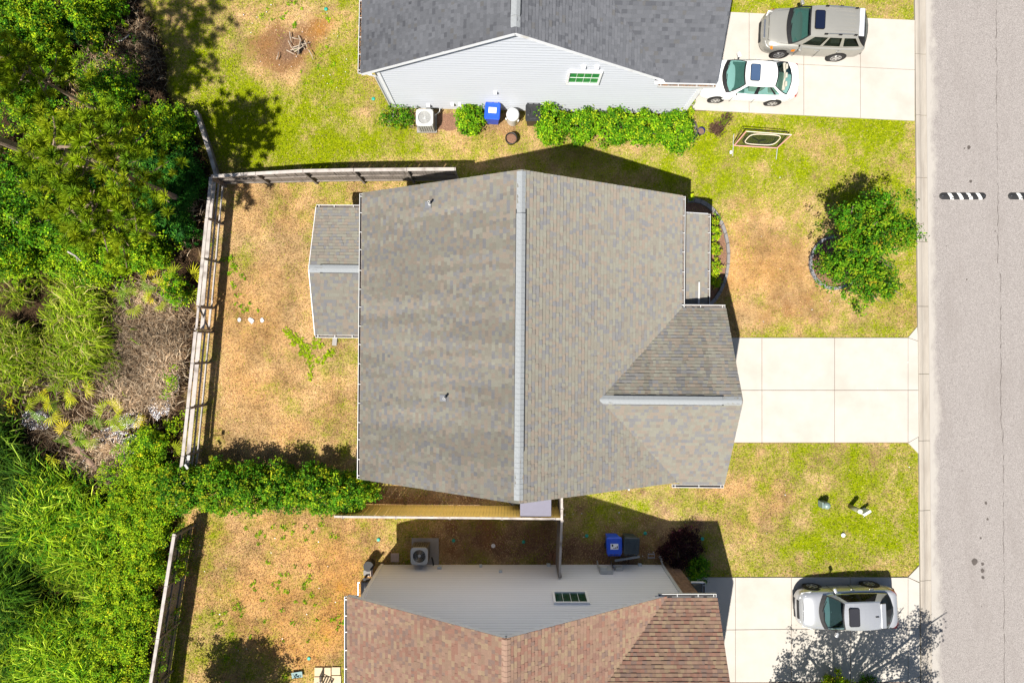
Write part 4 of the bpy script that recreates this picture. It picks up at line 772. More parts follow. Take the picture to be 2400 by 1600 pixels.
MB().lathe([(.27, .02), (.29, .06), (.29, .62), (.30, .64), (.30, .70)], n=26).build('tank_body', TK, t, True); MB().lathe([(.31, .70), (.31, .76), (.26, .88), (.15, .93), (.0, .945)], n=26, cap1=False).build('tank_lid', TK, t, True)
for a, r0 in ((3.5, .34), (5.6, .33)): MB().box((r0*math.cos(a), r0*math.sin(a), .5), (.05, .08, .14), rz=a).build('handle', TK, t, bevel=.01)
MB().tube([(.20*math.cos(4.1 + i*.13), .20*math.sin(4.1 + i*.13), .92) for i in range(10)], .012, 5).build('lid_seam', GREYP, t)
def pot(name, label, px, py, r, h, m_, fill):
    p_ = thing(name, label, 'pot', at(px, py)); MB().lathe([(r*.75, 0), (r*.95, h*.9), (r*1.02, h*.92), (r*1.02, h), (r*.93, h), (r*.9, h*.75)], n=24, cap1=False).build('pot_body', m_, p_, True); MB().lathe([(r*.9, h*.68), (r*.5, h*.74), (0, h*.75)], n=16, cap0=False, cap1=False).build('pot_soil', fill, p_)
pot('planter', 'black round pot of brown earth on the dry lawn below the white tank', 1198, 331, .28, .42, BLACKP, MULCH); pot('planter', 'glazed dark blue bowl on the lawn right of the hose coil', 1640, 311, .18, .25, mat('blue_glaze', (.01, .015, .12), .12, .3, 6), SOIL)
h = MB()
for k in range(9): r = .34 + random.uniform(-.07, .1); ox, oy = random.uniform(-.06, .06), random.uniform(-.1, .1); h.tube([(ox + r*.8*math.cos(6.283*i/26), oy + r*1.15*math.sin(6.283*i/26), .03 + k*.018) for i in range(27)], .016, 5, False)
tag(h.build('garden_hose', mat('grey_hose', (.10, .085, .075), .6, .3), loc=at(1616, 308)), 'coiled grey garden hose at right end of green hedge', 'hose')
# ---------------------------------------------------------------- rebound net on the lawn
NET = mat('pink_frame', (.62, .30, .27), .5, .1); NETB = mat('pale_frame_tape', (.72, .62, .48), .6, .1); NETM = None
m, nt, N, L, B = nodes('black_netting'); B.inputs['Base Color'].default_value = (.02, .03, .02, 1); geo = N.new('ShaderNodeTexCoord'); wv = N.new('ShaderNodeTexNoise'); wv.inputs['Scale'].default_value = 60; L.new(geo.outputs['Object'], wv.inputs['Vector'])
tr = N.new('ShaderNodeBsdfTransparent'); ms = N.new('ShaderNodeMixShader'); ms.inputs[0].default_value = .42; L.new(tr.outputs[0], ms.inputs[1]); L.new(B.outputs[0], ms.inputs[2]); L.new(ms.outputs[0], N['Material Output'].inputs[0]); NETM = m
n0 = at(1773, 347); nt_ = thing('rebound_net', 'folding sports rebound net with pink frame on the upper front lawn', 'sports net', n0)
def npx(x, y, z): return at(x, y, z) - n0
A = [npx(1721, 341, .12), npx(1821, 347, .12), npx(1855, 316, 1.0), npx(1749, 308, 1.0)]
MB().tube([A[0], A[1]], .028, 6).build('frame_tube', NET, nt_); MB().tube([A[1], A[2]], .03, 6).build('frame_tube', NET, nt_); MB().tube([A[2], A[3]], .022, 6).build('frame_tube', NETB, nt_); MB().tube([A[3], A[0]], .03, 6).build('frame_tube', NET, nt_)
MB().face([A[0], A[1], A[2], A[3]]).build('net', NETM, nt_)
Bk = [npx(1719, 336, .1), npx(1741, 301, .9), npx(1845, 309, .9), npx(1822, 344, .1)]; MB().tube(Bk, .02, 6).build('back_frame', RUBB, nt_)
q = MB(); ce = (A[0]+A[1]+A[2]+A[3])/4 + Vector((0, 0, .05)); ex = (A[1]-A[0])*.36; ey = (A[3]-A[0])*.36; ring = [ce + ex*math.copysign(abs(math.cos(a))**.55, math.cos(a)) + ey*math.copysign(abs(math.sin(a))**.55, math.sin(a)) for a in np.linspace(0, 6.283, 29)]
MB().tube(ring, .02, 6, False).build('target_ring', NETB, nt_); MB().tube([p + Vector((-.05, .06, -.12)) for p in ring], .018, 5, False).build('pocket_ring', RUBB, nt_); MB().face([p - Vector((0, 0, .15)) for p in ring[:-1]]).build('net', NETM, nt_)
for a, b_ in (((1719, 338, .1), (1717, 366, .02)), ((1822, 346, .1), (1819, 374, .02)), ((1720, 314, .5), (1718, 340, .1))): MB().tube([npx(*a), npx(*b_)], .016, 6).build('leg', GREYP, nt_)
MB().tube([npx(1764, 322, .2), npx(1780, 331, .25), npx(1776, 340, .1)], .02, 5).build('strut', RUBB, nt_); MB().tube([npx(1795, 328, .2), npx(1780, 331, .25)], .02, 5).build('strut', RUBB, nt_)
MB().box(npx(1713, 357, .05), (.11, .15, .1)).build('foot_weight', WHITE, nt_, bevel=.03)
# ---------------------------------------------------------------- utility posts and covers on the front lawns
PEDM = mat('green_grey_pedestal', (.17, .235, .22), .35, .1); p_ = thing('utility_pedestal', 'grey green domed utility pedestal on the lower front lawn', 'pedestal', at(1926, 1178)); MB().lathe([(.17, 0), (.17, .42), (.16, .5), (.10, .56), (0, .58)], n=22, cap1=False).build('pedestal_body', PEDM, p_, True); MB().box((-.17, 0, .24), (.05, .3, .42)).build('pedestal_door', PEDM, p_, bevel=.01)
q = thing('cable_pedestal', 'slim olive cable post with a white round cap', 'pedestal', at(1992, 1186)); MB().lathe([(.11, 0), (.11, .78)], n=18).build('post_body', mat('olive_post', (.24, .24, .14), .6), q, True); MB().lathe([(.118, .76), (.118, .84), (.09, .87), (0, .88)], n=18, cap1=False).build('post_cap', mat('cream_cap', (.66, .66, .52), .5), q, True)
q = thing('marker_post', 'flat white marker post on the lower front lawn beside the olive post', 'marker post', at(2019, 1195)); MB().box((0, 0, .225), (.37, .10, .45), rz=R(31)).build('marker_body', WHITE, q, bevel=.01); MB().box((0, 0, .46), (.39, .12, .03), rz=R(31)).build('marker_cap', WHITE, q, bevel=.008)
cov = MB().lathe([(.085, 0), (.085, .02), (.07, .028), (0, .03)], n=14, cap1=False); cm = cov.mesh('irrigation_cover', TEAL, True); cw = MB().lathe([(.1, 0), (.1, .03), (.08, .045), (.03, .05), (.03, .044), (0, .044)], n=16, cap1=False).mesh('cleanout_cap', WHITE, True)
for (x, y, l) in ((887, 1264, 'teal irrigation cover on dry ground right of the lower back lawn centre'), (1063, 1266, 'teal irrigation cover in shade right of the shaded air conditioner'), (1227, 1269, 'teal irrigation cover in shade left of the narrow side fence'), (1375, 1255, 'teal irrigation cover between side fence and shaded blue bin'), (1512, 1249, 'teal irrigation cover between shaded black bin and purple bush'), (1646, 1262, 'teal irrigation cover right of the purple bush'), (764, 22, 'teal irrigation cover on patchy lawn at top beside slate roof'), (875, 232, 'teal irrigation cover near the lower left corner of white siding'), (724, 1542, 'teal irrigation cover on orange soil near the stone patio')): tag(place('irrigation_cover', cm, None, at(x, y, .012)), l, 'cover', 'teal irrigation covers')
for (x, y, l) in ((1156, 1278, 'white round cap in the dark strip right of the air conditioner'), (1976, 1253, 'white round cap on the sunny lower front lawn')): tag(place('cleanout_cap', cw, None, at(x, y, .03)), l, 'cap', 'white round caps')
# ---------------------------------------------------------------- small things round the lower house
s_ = thing('barrel_smoker', 'black barrel grill with silver handle beside the grey house corner', 'grill', at(872, 1350)); MB().lathe([(.0, -.45), (.24, -.43), (.27, -.38), (.27, .38), (.24, .43), (0, .45)], n=22, cap0=False, cap1=False).build('barrel', mat('black_enamel', (.015, .015, .017), .22, .1), s_, True, loc=(-.05, -.25, .85), rot=(R(90), 0, 0))
MB().tube([(-.36, -.6, .95), (-.42, -.6, .95), (-.42, .1, .95), (-.36, .1, .95)], .018, 6).build('handle', METAL, s_); MB().box((-.1, .42, .62), (.3, .25, .04)).build('side_shelf', FIND, s_); MB().lathe([(.05, 0), (.05, .45), (.07, .5)], (0, .45, .95), 10).build('chimney', RUBB, s_)
for x in (-.22, .14):
    for y in (-.55, .12): MB().tube([(x, y, .7), (x*1.15, y, 0)], .02, 6).build('leg', RUBB, s_)
MB().lathe([(.24, .0), (.24, .4)], (-.02, .72, .25), 16).build('firebox', RUBB, s_)
for (x, y, w_, d_, l) in ((926, 1305, .40, .42, 'pinkish square paver left of the shaded air conditioner'), (866, 1337, .33, .5, 'square paver beside the black barrel grill')): tag(MB().box((0, 0, .035), (w_, d_, .07)).build('paver', mat('pink_paver', (.40, .31, .25), .9, .15, 6), None, bevel=.01, loc=at(x, y)), l, 'paver')
pt = thing('patio', None, None, at(780, 1590)); pt['kind'] = 'structure'; PAV = mat('patio_stone', (.52, .41, .27), .9, .1, 4, bump=.2); o = at(780, 1590)
for (x0, y0, x1, y1) in ((738, 1562, 757, 1582), (758.5, 1562, 776, 1582), (778, 1561, 798, 1579), (778, 1581, 800, 1604), (758, 1584, 776, 1606), (737, 1584, 756, 1606), (778, 1606, 801, 1630)): a, b_ = at(x0, y1) - o, at(x1, y0) - o; MB().box(((a.x+b_.x)/2, (a.y+b_.y)/2, .03), (b_.x-a.x, b_.y-a.y, .07)).build('patio_stone', PAV, pt, bevel=.012)
ch = thing('garden_chair', 'white metal garden chair at the corner of the stone patio', 'chair', at(753, 1598), R(-24)); 
for y in (-.24, .24): MB().tube([(.5, y, .0), (.45, y, .42), (-.1, y, .44), (-.3, y, .95)], .022, 6).build('frame_tube', WHITE, ch); MB().tube([(-.15, y, 0), (-.05, y, .42)], .022, 6).build('leg', WHITE, ch)
for k in range(5): MB().bar((-.08+k*.12, -.24, .45), (-.08+k*.12, .24, .45), .07, .012).build('seat_slat', SEATD, ch)
for k in range(4): MB().bar((-.14-k*.05, -.24, .52+k*.12), (-.14-k*.05, .24, .52+k*.12), .06, .012).build('back_slat', SEATD, ch)
tag(MB().box((0, 0, .06), (.52, .28, .1), rz=.15, taper=.7).build('watering_tray', mat('teal_tub', (.02, .12, .12), .5), None, loc=at(698, 1578)), 'teal tray on the ground in tree shade left of the patio', 'tray')
for (x, y, a, l) in ((1290, 1303, 1.35, 'brown brick lying left of two bricks by the side fence'), (1299, 1306, 1.5, 'brown brick lying in the middle by the side fence'), (1305, 1307, 1.6, 'brown brick lying closest to the side fence')): tag(MB().box((0, 0, .04), (.30, .11, .08), rz=a).build('brick', mat('brick_red', (.28, .14, .08), .9, .2, 9), None, loc=at(x, y)), l, 'brick', 'loose bricks')
tag(MB().bar(at(1441, 1313, .1), at(1499, 1303.5, .1), .09, .07).build('loose_downspout', GUTTER_W), 'length of loose gutter pipe lying in front of the grey wall', 'pipe')
for y in (1297, 1305): pass
tr_ = thing('wire_trellis', 'small wire trellis in the shade left of the purple bush', 'trellis', at(1526, 1308))
for k in range(2): MB().tube([tuple(at(1519, 1298+8.5*k, .3) - at(1526, 1308)), tuple(at(1534, 1297.5+8.5*k, .3) - at(1526, 1308))], .02, 5).build('crossbar', METAL, tr_)
for x in (1519, 1534): MB().tube([tuple(at(x, 1296, .3) - at(1526, 1308)), tuple(at(x, 1308, .3) - at(1526, 1308)), tuple(at(x, 1308, .0) - at(1526, 1308))], .012, 5).build('leg', METAL, tr_)
sh = thing('storage_box', 'flat grey lidded storage box between tan roof and pine fence', 'storage box', at(1252, 1148)); MB().box((0, 0, .85), (1.3, 1.35, 1.7)).build('box_body', mat('dark_box', (.06, .06, .07), .6), sh); MB().box((0, 0, 1.74), (1.4, 1.48, .08)).build('box_lid', mat('slate_lid', (.15, .145, .19), .7, .04), sh, bevel=.01)
bk = thing('dark_barrel', 'dark rain barrel half hidden under the tan roof beside the storage box', 'barrel', at(1204, 1160)); MB().lathe([(.24, 0), (.3, .3), (.3, .6), (.26, .85), (.2, .87)], n=20).build('barrel_body', mat('blue_black_plastic', (.03, .045, .06), .4), bk, True)
for k in (.25, .6): MB().lathe([(.305, k), (.312, k+.02), (.305, k+.04)], n=20, cap0=False, cap1=False).build('hoop', RUBB, bk)
for (x, y, r, l) in ((561, 749, .16, 'left of three white stones sunk in the dry back lawn'), (589, 751, .19, 'middle and largest of three white stones in the dry back lawn'), (615, 750, .13, 'right of three white stones sunk in the dry back lawn')):
    q = MB(); k = 9; rr = [r*random.uniform(.55, 1.1) for _ in range(k)]; q.prism([(rr[i]*.8*math.cos(6.283*i/k), rr[i]*math.sin(6.283*i/k)) for i in range(k)], -.02, .035); tag(q.build('white_stone', mat('white_rock', (.45, .45, .46), .8, .12, 9), None, bevel=.012, loc=at(x, y)), l, 'stone', 'white stones in the back lawn')
tag(MB().box((0, 0, .03), (.22, .4, .06), rz=-.1).build('splash_block', PADM, None, bevel=.01, loc=at(785, 800)), 'pale splash block below the rear porch gutter', 'splash block')
# lamp on two arms behind the back fence
lp = thing('solar_lamp', 'small flat solar lamp and bracket on the back fence near the hedge', 'lamp', at(458, 1074)); lo = at(458, 1074)
MB().tube([tuple(at(430, 1068, 1.45)-lo), tuple(at(443, 1078, 1.75)-lo), tuple(at(447, 1085, 1.7)-lo)], .02, 5).build('bracket', RUBB, lp); MB().box(at(442, 1072, 1.8)-lo, (.13, .22, .03), rz=-.1).build('solar_panel', FIN, lp); MB().box(at(437, 1093, 1.7)-lo, (.1, .24, .04), rz=.6).build('lamp_head', FIN, lp)
# edging rings
def arc(label, c, r0, r1, a0, a1, sx, sy_, n, m_):
    e = thing('garden_edging', label, 'edging', at(*c)); 
    for i in range(n):
        t0 = a0 + (a1-a0)*i/n + .006; t1 = a0 + (a1-a0)*(i+1)/n - .006
        MB().prism([(r0*sx*math.cos(t0), r0*sy_*math.sin(t0)), (r1*sx*math.cos(t0), r1*sy_*math.sin(t0)), (r1*sx*math.cos(t1), r1*sy_*math.sin(t1)), (r0*sx*math.cos(t1), r0*sy_*math.sin(t1))], -.05, .11).build('edging_block', m_, e)
EDG = mat('grey_edging', (.21, .195, .19), .85, .12, 6)
arc('curved grey edging round the flower bed at the front porch', (1622, 600), 2.52, 2.72, R(-72), R(98), .66, 1.02, 16, EDG); arc('grey ring of edging stones round the front lawn tree', (1955, 616), 1.05, 1.17, R(92), R(318), 1.05, 1.12, 14, mat('pale_edging', (.19, .19, .20), .85, .12, 6))
b = MB(); b.face([(.66*2.5*math.cos(t), 1.02*2.5*math.sin(t), 0) for t in np.linspace(R(-72), R(98), 24)] + [(-.4, 2.5, 0), (-.4, -2.4, 0)]); tag(b.build('flower_bed', MULCH, loc=at(1622, 600, .012)), kind='structure')
b = MB(); b.face([(1.07*math.cos(t)*1.05, 1.07*1.12*math.sin(t), 0) for t in np.linspace(0, 6.28, 28)]); tag(b.build('tree_bed', MULCH, loc=at(1955, 616, .012)), kind='structure')
q = MB(); k = 22; q.face([(.62*math.cos(6.283*i/k)*random.uniform(.8, 1.15), .42*math.sin(6.283*i/k)*random.uniform(.8, 1.15), 0) for i in range(k)]); tag(q.build('mulch_bed', MULCH, loc=at(1050, 285, .011), ), kind='structure')
# brush pile in the bare patch
bp_ = thing('brush_pile', 'heap of dry sticks in the bare patch of the top left lawn', 'brush pile', at(698, 108))
for (a, b_) in (((685, 112), (728, 99)), ((681, 118), (712, 108)), ((682, 88), (700, 92)), ((679, 75), (683, 100)), ((705, 92), (698, 130)), ((690, 122), (714, 106)), ((672, 118), (690, 128)), ((724, 118), (734, 140)), ((648, 140), (653, 122)), ((714, 96), (720, 112)), ((676, 96), (690, 120)), ((700, 84), (716, 118))):
    z = random.uniform(.05, .22); MB().tube([tuple(at(*a, z)-at(698, 108)), tuple(at((a[0]+b_[0])/2+random.uniform(-2, 2), (a[1]+b_[1])/2, z+.04)-at(698, 108)), tuple(at(*b_, z-.02)-at(698, 108))], [.03, .024, .014], 6).build('stick', TWIG, bp_)
for k in range(7): r = random.uniform(.08, .18); MB().lathe([(r, 0), (r*.8, r*.5), (r*.2, r*.7)], n=8).build('charred_clod', mat('charred_wood', (.035, .028, .024), .95, .3) if k == 0 else bpy.data.materials['charred_wood'], bp_, loc=at(703+random.uniform(-12, 10), 108+random.uniform(-12, 14), 0)-at(698, 108))
# litter flecks
fl = MB()
for i in range(90):
    x, y = random.choice(((random.uniform(560, 860), random.uniform(10, 210)), (random.uniform(1200, 1680), random.uniform(1200, 1330)), (random.uniform(440, 840), random.uniform(1220, 1560)), (random.uniform(1680, 2140), random.uniform(280, 1330)))); r = random.uniform(.012, .035); fl.box(at(x, y, .05), (r, r*1.4, .01), random.uniform(0, 3))
tag(fl.build('litter_flecks', WHITE), 'tiny pale flecks of litter scattered over the lawns', 'litter', kind='stuff')
# ---------------------------------------------------------------- vegetation
def unit(n):
    v = rng.normal(size=(n, 3)); return v/np.linalg.norm(v, axis=1, keepdims=True)
def leaves_np(P, size, up=.7, elong=1.7, pal=None, out=None, bright=(.6, 1.35), cl=1):
    """one folded four-cornered leaf at each point; up biases the faces to the sky"""
    n = len(P); nr = unit(n); nr[:, 2] = np.abs(nr[:, 2]) + up
    if out is not None: nr = nr + out*.7
    nr /= np.linalg.norm(nr, axis=1, keepdims=True)
    t = np.cross(nr, unit(n)); t /= np.linalg.norm(t, axis=1, keepdims=True) + 1e-9; b = np.cross(nr, t)
    s = (size*rng.uniform(.65, 1.3, n))[:, None]; h = s/elong
    V = np.empty((n, 4, 3)); V[:, 0] = P - t*s*.5; V[:, 2] = P + t*s*.5 - nr*s*.08; V[:, 1] = P + b*h*.5 + nr*s*.1; V[:, 3] = P - b*h*.5 + nr*s*.1
    pw = np.array([p[1] for p in pal])/sum(p[1] for p in pal); k = rng.choice(len(pal), n, p=pw); kc = np.repeat(rng.choice(len(pal), n//cl + 1, p=pw), cl)[:n]; k = np.where(rng.random(n) < .72, kc, k)
    c = np.array([p[0] for p in pal])[k]*rng.uniform(*bright, (n, 1))*np.repeat(rng.uniform(.75, 1.2, n//cl + 1), cl)[:n, None]
    i = np.arange(n)*4; F = np.concatenate([np.stack([i, i+1, i+2], -1), np.stack([i, i+2, i+3], -1)])
    return V.reshape(-1, 3), F, np.repeat(c, 4, 0)
def crown(radii, nclump, nleaf, cr, shell=.55, flat=0., lump=.35, cutz=None):
    """points of leaves gathered in clumps through an uneven ellipsoid"""
    d = unit(nclump); ph = rng.uniform(0, 6.28, 6); az = np.arctan2(d[:, 1], d[:, 0])
    k = 1 + lump*(np.sin(2*az+ph[0])*.4 + np.sin(3*az+ph[1])*.35 + np.sin(5*az+ph[2])*.25)*np.cos(np.arcsin(np.clip(d[:, 2], -1, 1)))
    r = (shell + (1-shell)*rng.random(nclump))*k; c = d*r[:, None]*np.array(radii)
    if cutz is not None: c[:, 2] = np.maximum(c[:, 2], cutz + rng.uniform(0, .2, nclump))
    P = np.repeat(c, nleaf, 0); o = unit(len(P))*(rng.random((len(P), 1))**.5)*cr*rng.uniform(.6, 1.3, (nclump, 1)).repeat(nleaf, 0); o[:, 2] *= (1-flat)
    return P + o, np.repeat(d, nleaf, 0)
PG1 = [((0.0975, 0.26, 0.0052), 4), ((0.182, 0.351, 0.0078), 3), ((0.351, 0.468, 0.013), 2), ((0.039, 0.1365, 0.0052), 2)]     # fresh hedge green
PG2 = [((0.0585, 0.195, 0.0052), 4), ((0.1105, 0.26, 0.0078), 3), ((0.221, 0.338, 0.0104), 1.5), ((0.026, 0.0975, 0.0052), 2.4)]      # tree green
PG3 = [((0.25, 0.4, 0.0075), 4), ((0.4, 0.5125, 0.0112), 3), ((0.15, 0.3125, 0.0075), 3), ((0.525, 0.5, 0.015), 1)]           # yellow green
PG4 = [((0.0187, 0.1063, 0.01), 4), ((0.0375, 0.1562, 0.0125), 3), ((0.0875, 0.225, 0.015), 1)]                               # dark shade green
PPU = [((.028, .008, .012), 4), ((.045, .010, .016), 3), ((.018, .010, .010), 2)]
def shrub(name, label, loc, radii, ncl, nlf, cr, ls, pal, cat='bush', group=None, up=.7, elong=1.7, shell=.5, stems=5, lump=.35, zc=None, bright=(.6, 1.35)):
    t = thing(name, label, cat, loc, 0, group); zc = radii[2]*.85 if zc is None else zc
    P, D = crown(radii, ncl, nlf, cr, shell, lump=lump); P[:, 2] += zc; k = P[:, 2] > .03; V, F, c = leaves_np(P[k], ls, up, elong, pal, D[k], bright, nlf)
    place('foliage', np_mesh('foliage', V, F, LEAFM, c), t)
    q = MB()
    for i in range(stems): a = 6.283*i/max(stems, 1) + random.random(); q.tube([(.05*math.cos(a), .05*math.sin(a), 0), (radii[0]*.35*math.cos(a), radii[1]*.35*math.sin(a), zc*.7), (radii[0]*.7*math.cos(a), radii[1]*.7*math.sin(a), zc*1.25)], [.03, .02, .008], 5)
    if stems: q.build('stem', BARK, t)
    return t
def tree(name, label, loc, trunk_h, radii, zc, ncl, nlf, cr, ls, pal, limbs=7, tr=.11, up=.6, elong=1.7, shell=.35, lump=.5, lobes=None, group=None, flat=.2, bright=(.55, 1.35)):
    t = thing(name, label, 'tree', loc, 0, group); q = MB(); q.tube([(0, 0, -.1), (.03, .02, trunk_h*.5), (.0, .05, trunk_h), (.05, 0, zc + radii[2]*.5)], [tr*1.2, tr, tr*.8, tr*.25], 9); q.build('trunk', BARK, t)
    PP, DD = [], []; lb = lobes or [(0, 0, 0, 1)]
    for (dx, dy, dz, k) in lb:
        P, D = crown([r*k for r in radii], int(ncl*k), nlf, cr, shell, lump=lump, flat=flat); P += np.array([dx, dy, zc+dz]); PP.append(P); DD.append(D)
        q = MB(); q.tube([(0, 0, trunk_h*.75), (dx*.5, dy*.5, (trunk_h*.8 + zc + dz)/2), (dx, dy, zc+dz), (dx*1.3 + .1, dy*1.3, zc+dz+radii[2]*.5)], [tr*.7, tr*.5, tr*.35, tr*.1], 6); q.build('limb', BARK, t)
    for i in range(limbs): a = 6.283*i/limbs + random.random()*.6; k = random.uniform(.6, .95); MB().tube([(0, 0, trunk_h*random.uniform(.7, 1.1)), (radii[0]*.4*math.cos(a), radii[1]*.4*math.sin(a), zc-.2*radii[2]), (radii[0]*k*math.cos(a), radii[1]*k*math.sin(a), zc + radii[2]*random.uniform(-.2, .4))], [tr*.5, tr*.3, tr*.08], 5).build('limb', BARK, t)
    P = np.concatenate(PP); V, F, c = leaves_np(P, ls, up, elong, pal, np.concatenate(DD), bright, nlf); place('crown', np_mesh('crown', V, F, LEAFM, c), t); return t
# -- bushes by the white wall
HG = 'bushes along the white siding'
for (x, y, rx, ry, rz, l) in ((1292, 303, .88, .86, .85, 'green bush at left end of the clipped row, touching the black bin'), (1364, 305, .86, .80, .80, 'second green bush from left in the clipped row by white siding'), (1434, 310, .90, .92, .82, 'tall middle green bush of the clipped row by white siding'), (1506, 313, .92, .80, .72, 'fourth green bush from left in the clipped row by white siding'), (1575, 317, .95, .85, .72, 'green bush at right end of the clipped row, touching the hose coil')):
    shrub('clipped_bush', l, at(x, y), (rx, ry, rz), 170, 26, .23, .105, PG1, group=HG, up=.5, shell=.62, lump=.3)
shrub('round_bush', 'round dense green bush left of the sunlit blue bin', at(1103, 290), (.68, .72, .62), 130, 26, .2, .10, PG1, up=.5, shell=.6, lump=.25)
shrub('loose_bush', 'loose sparse bush with bare twigs at left end of white siding', at(937, 282), (.85, .62, .45), 90, 13, .22, .10, PG2 + [((.20, .12, .11), 1.2)], up=.4, shell=.45, stems=9)
shrub('corner_shrub', 'small yellow green shrub behind the right corner of white siding', at(1613, 256), (.28, .62, .3), 50, 22, .14, .06, PG3, shell=.5)
shrub('purple_bush', 'dark purple leaved round bush in shade by the grey house', at(1592, 1277), (1.0, 1.0, .42), 170, 26, .22, .085, PPU, up=.5, shell=.6, lump=.2, zc=.4)
shrub('dark_green_shrub', 'dark green leafy shrub in shade beside the lower driveway corner', at(1628, 1327), (.55, .75, .55), 110, 24, .18, .085, PG2, up=.5, shell=.6)
# -- the hedge between the back lawns
HB = 'big shrubs in the back hedge'
for i, (x, y, rx, ry, rz, l) in enumerate(((455, 1130, 1.15, 1.3, .95, 'big green hedge shrub at the corner of the back fences'), (533, 1128, 1.25, 1.35, 1.05, 'second big hedge shrub from left between the back lawns'), (612, 1128, 1.2, 1.25, 1.05, 'third big hedge shrub from left between the back lawns'), (690, 1130, 1.2, 1.15, 1.0, 'fourth big hedge shrub from left between the back lawns'), (765, 1132, 1.15, 1.1, 1.0, 'fifth big hedge shrub from left, close to the tan roof corner'), (838, 1136, 1.05, 1.0, .95, 'big hedge shrub partly under the tan roof corner'))):
    shrub('hedge_shrub', l, at(x, y), (rx, ry, rz), 300, 26, .24, .115, PG2 + [((.22, .32, .010), 2.6), ((.34, .38, .012), 1.2)], group=HB, up=.45, shell=.55, lump=.3, zc=1.15)
# -- front lawn tree and the one at the bottom
tree('street_tree', 'green tree with spreading uneven crown on the front lawn in a stone ring', at(1946, 609), 1.6, (1.35, 1.3, 1.05), 3.3, 95, 30, .26, .105, PG2 + [((.20, .28, .010), 2.2), ((.32, .24, .02), .3)], lobes=[(-.35, .75, .35, 1), (-.75, -.1, -.2, .85), (.15, 1.55, .15, .85), (.45, .6, .1, .85), (-.2, -.75, -.5, .75), (.55, -1.15, -.6, .65), (-.95, 1.35, 0, .65), (-.9, -.6, -1.3, .75), (.95, 1.2, -.5, .55), (.0, .2, -1.0, .7), (.4, -1.75, -.9, .6), (1.0, -1.5, -.7, .5), (1.25, .75, .1, .5)], limbs=8, shell=.3, lump=.8)
tree('driveway_tree', 'tall tree at bottom edge casting dappled shade on the lower driveway', at(1930, 1664), 2.2, (1.9, 1.9, 1.4), 4.7, 95, 22, .34, .13, PG3 + PG2, lobes=[(0, 0, .3, 1), (-2.2, .5, -.4, .85), (2.1, .6, -.2, .85), (.3, 1.7, -.5, .85), (-1.4, -1.2, 0, .7), (2.9, 1.6, .2, .45), (2.6, -.6, .2, .6), (-.9, 2.0, -1.2, .5), (-3.2, -.3, -.8, .55), (1.6, 2.2, -.9, .5)], limbs=10, shell=.25, tr=.16)
shrub('yellow_green_shrub', 'yellow green shrub at bottom edge in front of shaded driveway', at(1948, 1590, .0), (.72, .6, .75), 90, 26, .2, .09, PG3 + [((.30, .17, .05), .5)], shell=.4)
shrub('dark_low_shrub', 'dark low shrub at bottom edge right of the yellow green one', at(2030, 1596), (.6, .5, .4), 60, 20, .2, .08, PG2, shell=.4)
tree('back_lawn_tree', 'dark crowned tree at bottom edge shading the lower back lawn', at(520, 1650), 1.5, (1.6, 1.6, 1.2), 2.9, 150, 28, .32, .12, PG4 + PG2, lobes=[(0, 0, .2, 1), (.5, 1.0, -.5, .8), (-.8, .6, -.4, .8), (1.3, .2, -.3, .8), (.2, -.9, 0, .7)], limbs=6)
for (x, y, r, pal, l) in ((1640, 520, .3, PG3 + PPU, 'small yellow and purple shrub at the top of the porch flower bed'), (1640, 550, .34, PG3, 'yellow green shrub near the middle of the porch flower bed'), (1644, 585, .3, PG3 + [((.32, .26, .03), 3)], 'bright yellow shrub in the porch flower bed'), (1642, 625, .36, PG3 + [((.32, .26, .03), 3)], 'yellow leaved shrub in the lower half of the porch flower bed'), (1643, 660, .3, PG3, 'half shaded yellow green shrub at the bottom of porch flower bed')): shrub('bed_shrub', l, at(1671, y), (r, r*1.25, r), 46, 16, .12, .075, pal, group='shrubs in the porch flower bed', shell=.4, stems=3)
shrub('weedy_plant', 'single small green plant by the upper right corner of the tan roof', at(1617, 466), (.12, .2, .22), 14, 14, .08, .07, PG3, cat='plant', shell=.3, stems=2)
# -- weeds and plant debris on the lawns
def tufts(name, label, spots, n, r, ln, pal, cat='weeds', kind=None, w=.03, h=(.05, .16)):
    V = []; Cc = []
    for (x, y, k) in spots:
        for i in range(int(n*k)):
            a = random.uniform(0, 6.283); d = random.random()**.5*r*k; p = at(x, y) + Vector((d*math.cos(a*1.7), d*math.sin(a*1.7), 0)); l = ln*random.uniform(.5, 1.2); e = Vector((math.cos(a), math.sin(a), 0)); s_ = Vector((-e.y, e.x, 0))*w*random.uniform(.6, 1.2)
            t = p + e*l + Vector((0, 0, random.uniform(*h))); m_ = p + e*l*.5 + Vector((0, 0, random.uniform(*h))); c_ = np.array(random.choice(pal)[0])*random.uniform(.7, 1.3)
            V += [p, m_+s_, t, m_-s_]; Cc += [c_]*4
    i = np.arange(len(V)//4)*4; me = np_mesh(name, V, np.concatenate([np.stack([i, i+1, i+2], -1), np.stack([i, i+2, i+3], -1)]), LEAFM, Cc); return tag(place(name, me), label, cat, kind=kind)
sp = [(672, 778, 1), (680, 785, 1), (690, 788, .9), (696, 800, 1), (706, 802, 1), (712, 812, 1), (722, 818, .9), (720, 830, 1), (728, 838, .8), (726, 850, .8), (740, 800, .9), (738, 812, .8), (752, 812, .7), (776, 828, 1), (764, 836, .8), (730, 862, .7), (728, 878, .6), (706, 828, .8), (688, 806, .8), (745, 845, .6), (757, 850, .5), (727, 888, .5)]
tufts('weed_patch', 'bright green weeds spreading over dry lawn below the rear porch', sp, 40, .2, .12, [(tuple(0.9*v for v in p[0]), 1) for p in PG3[:2]], kind='stuff', h=(.015, .06))
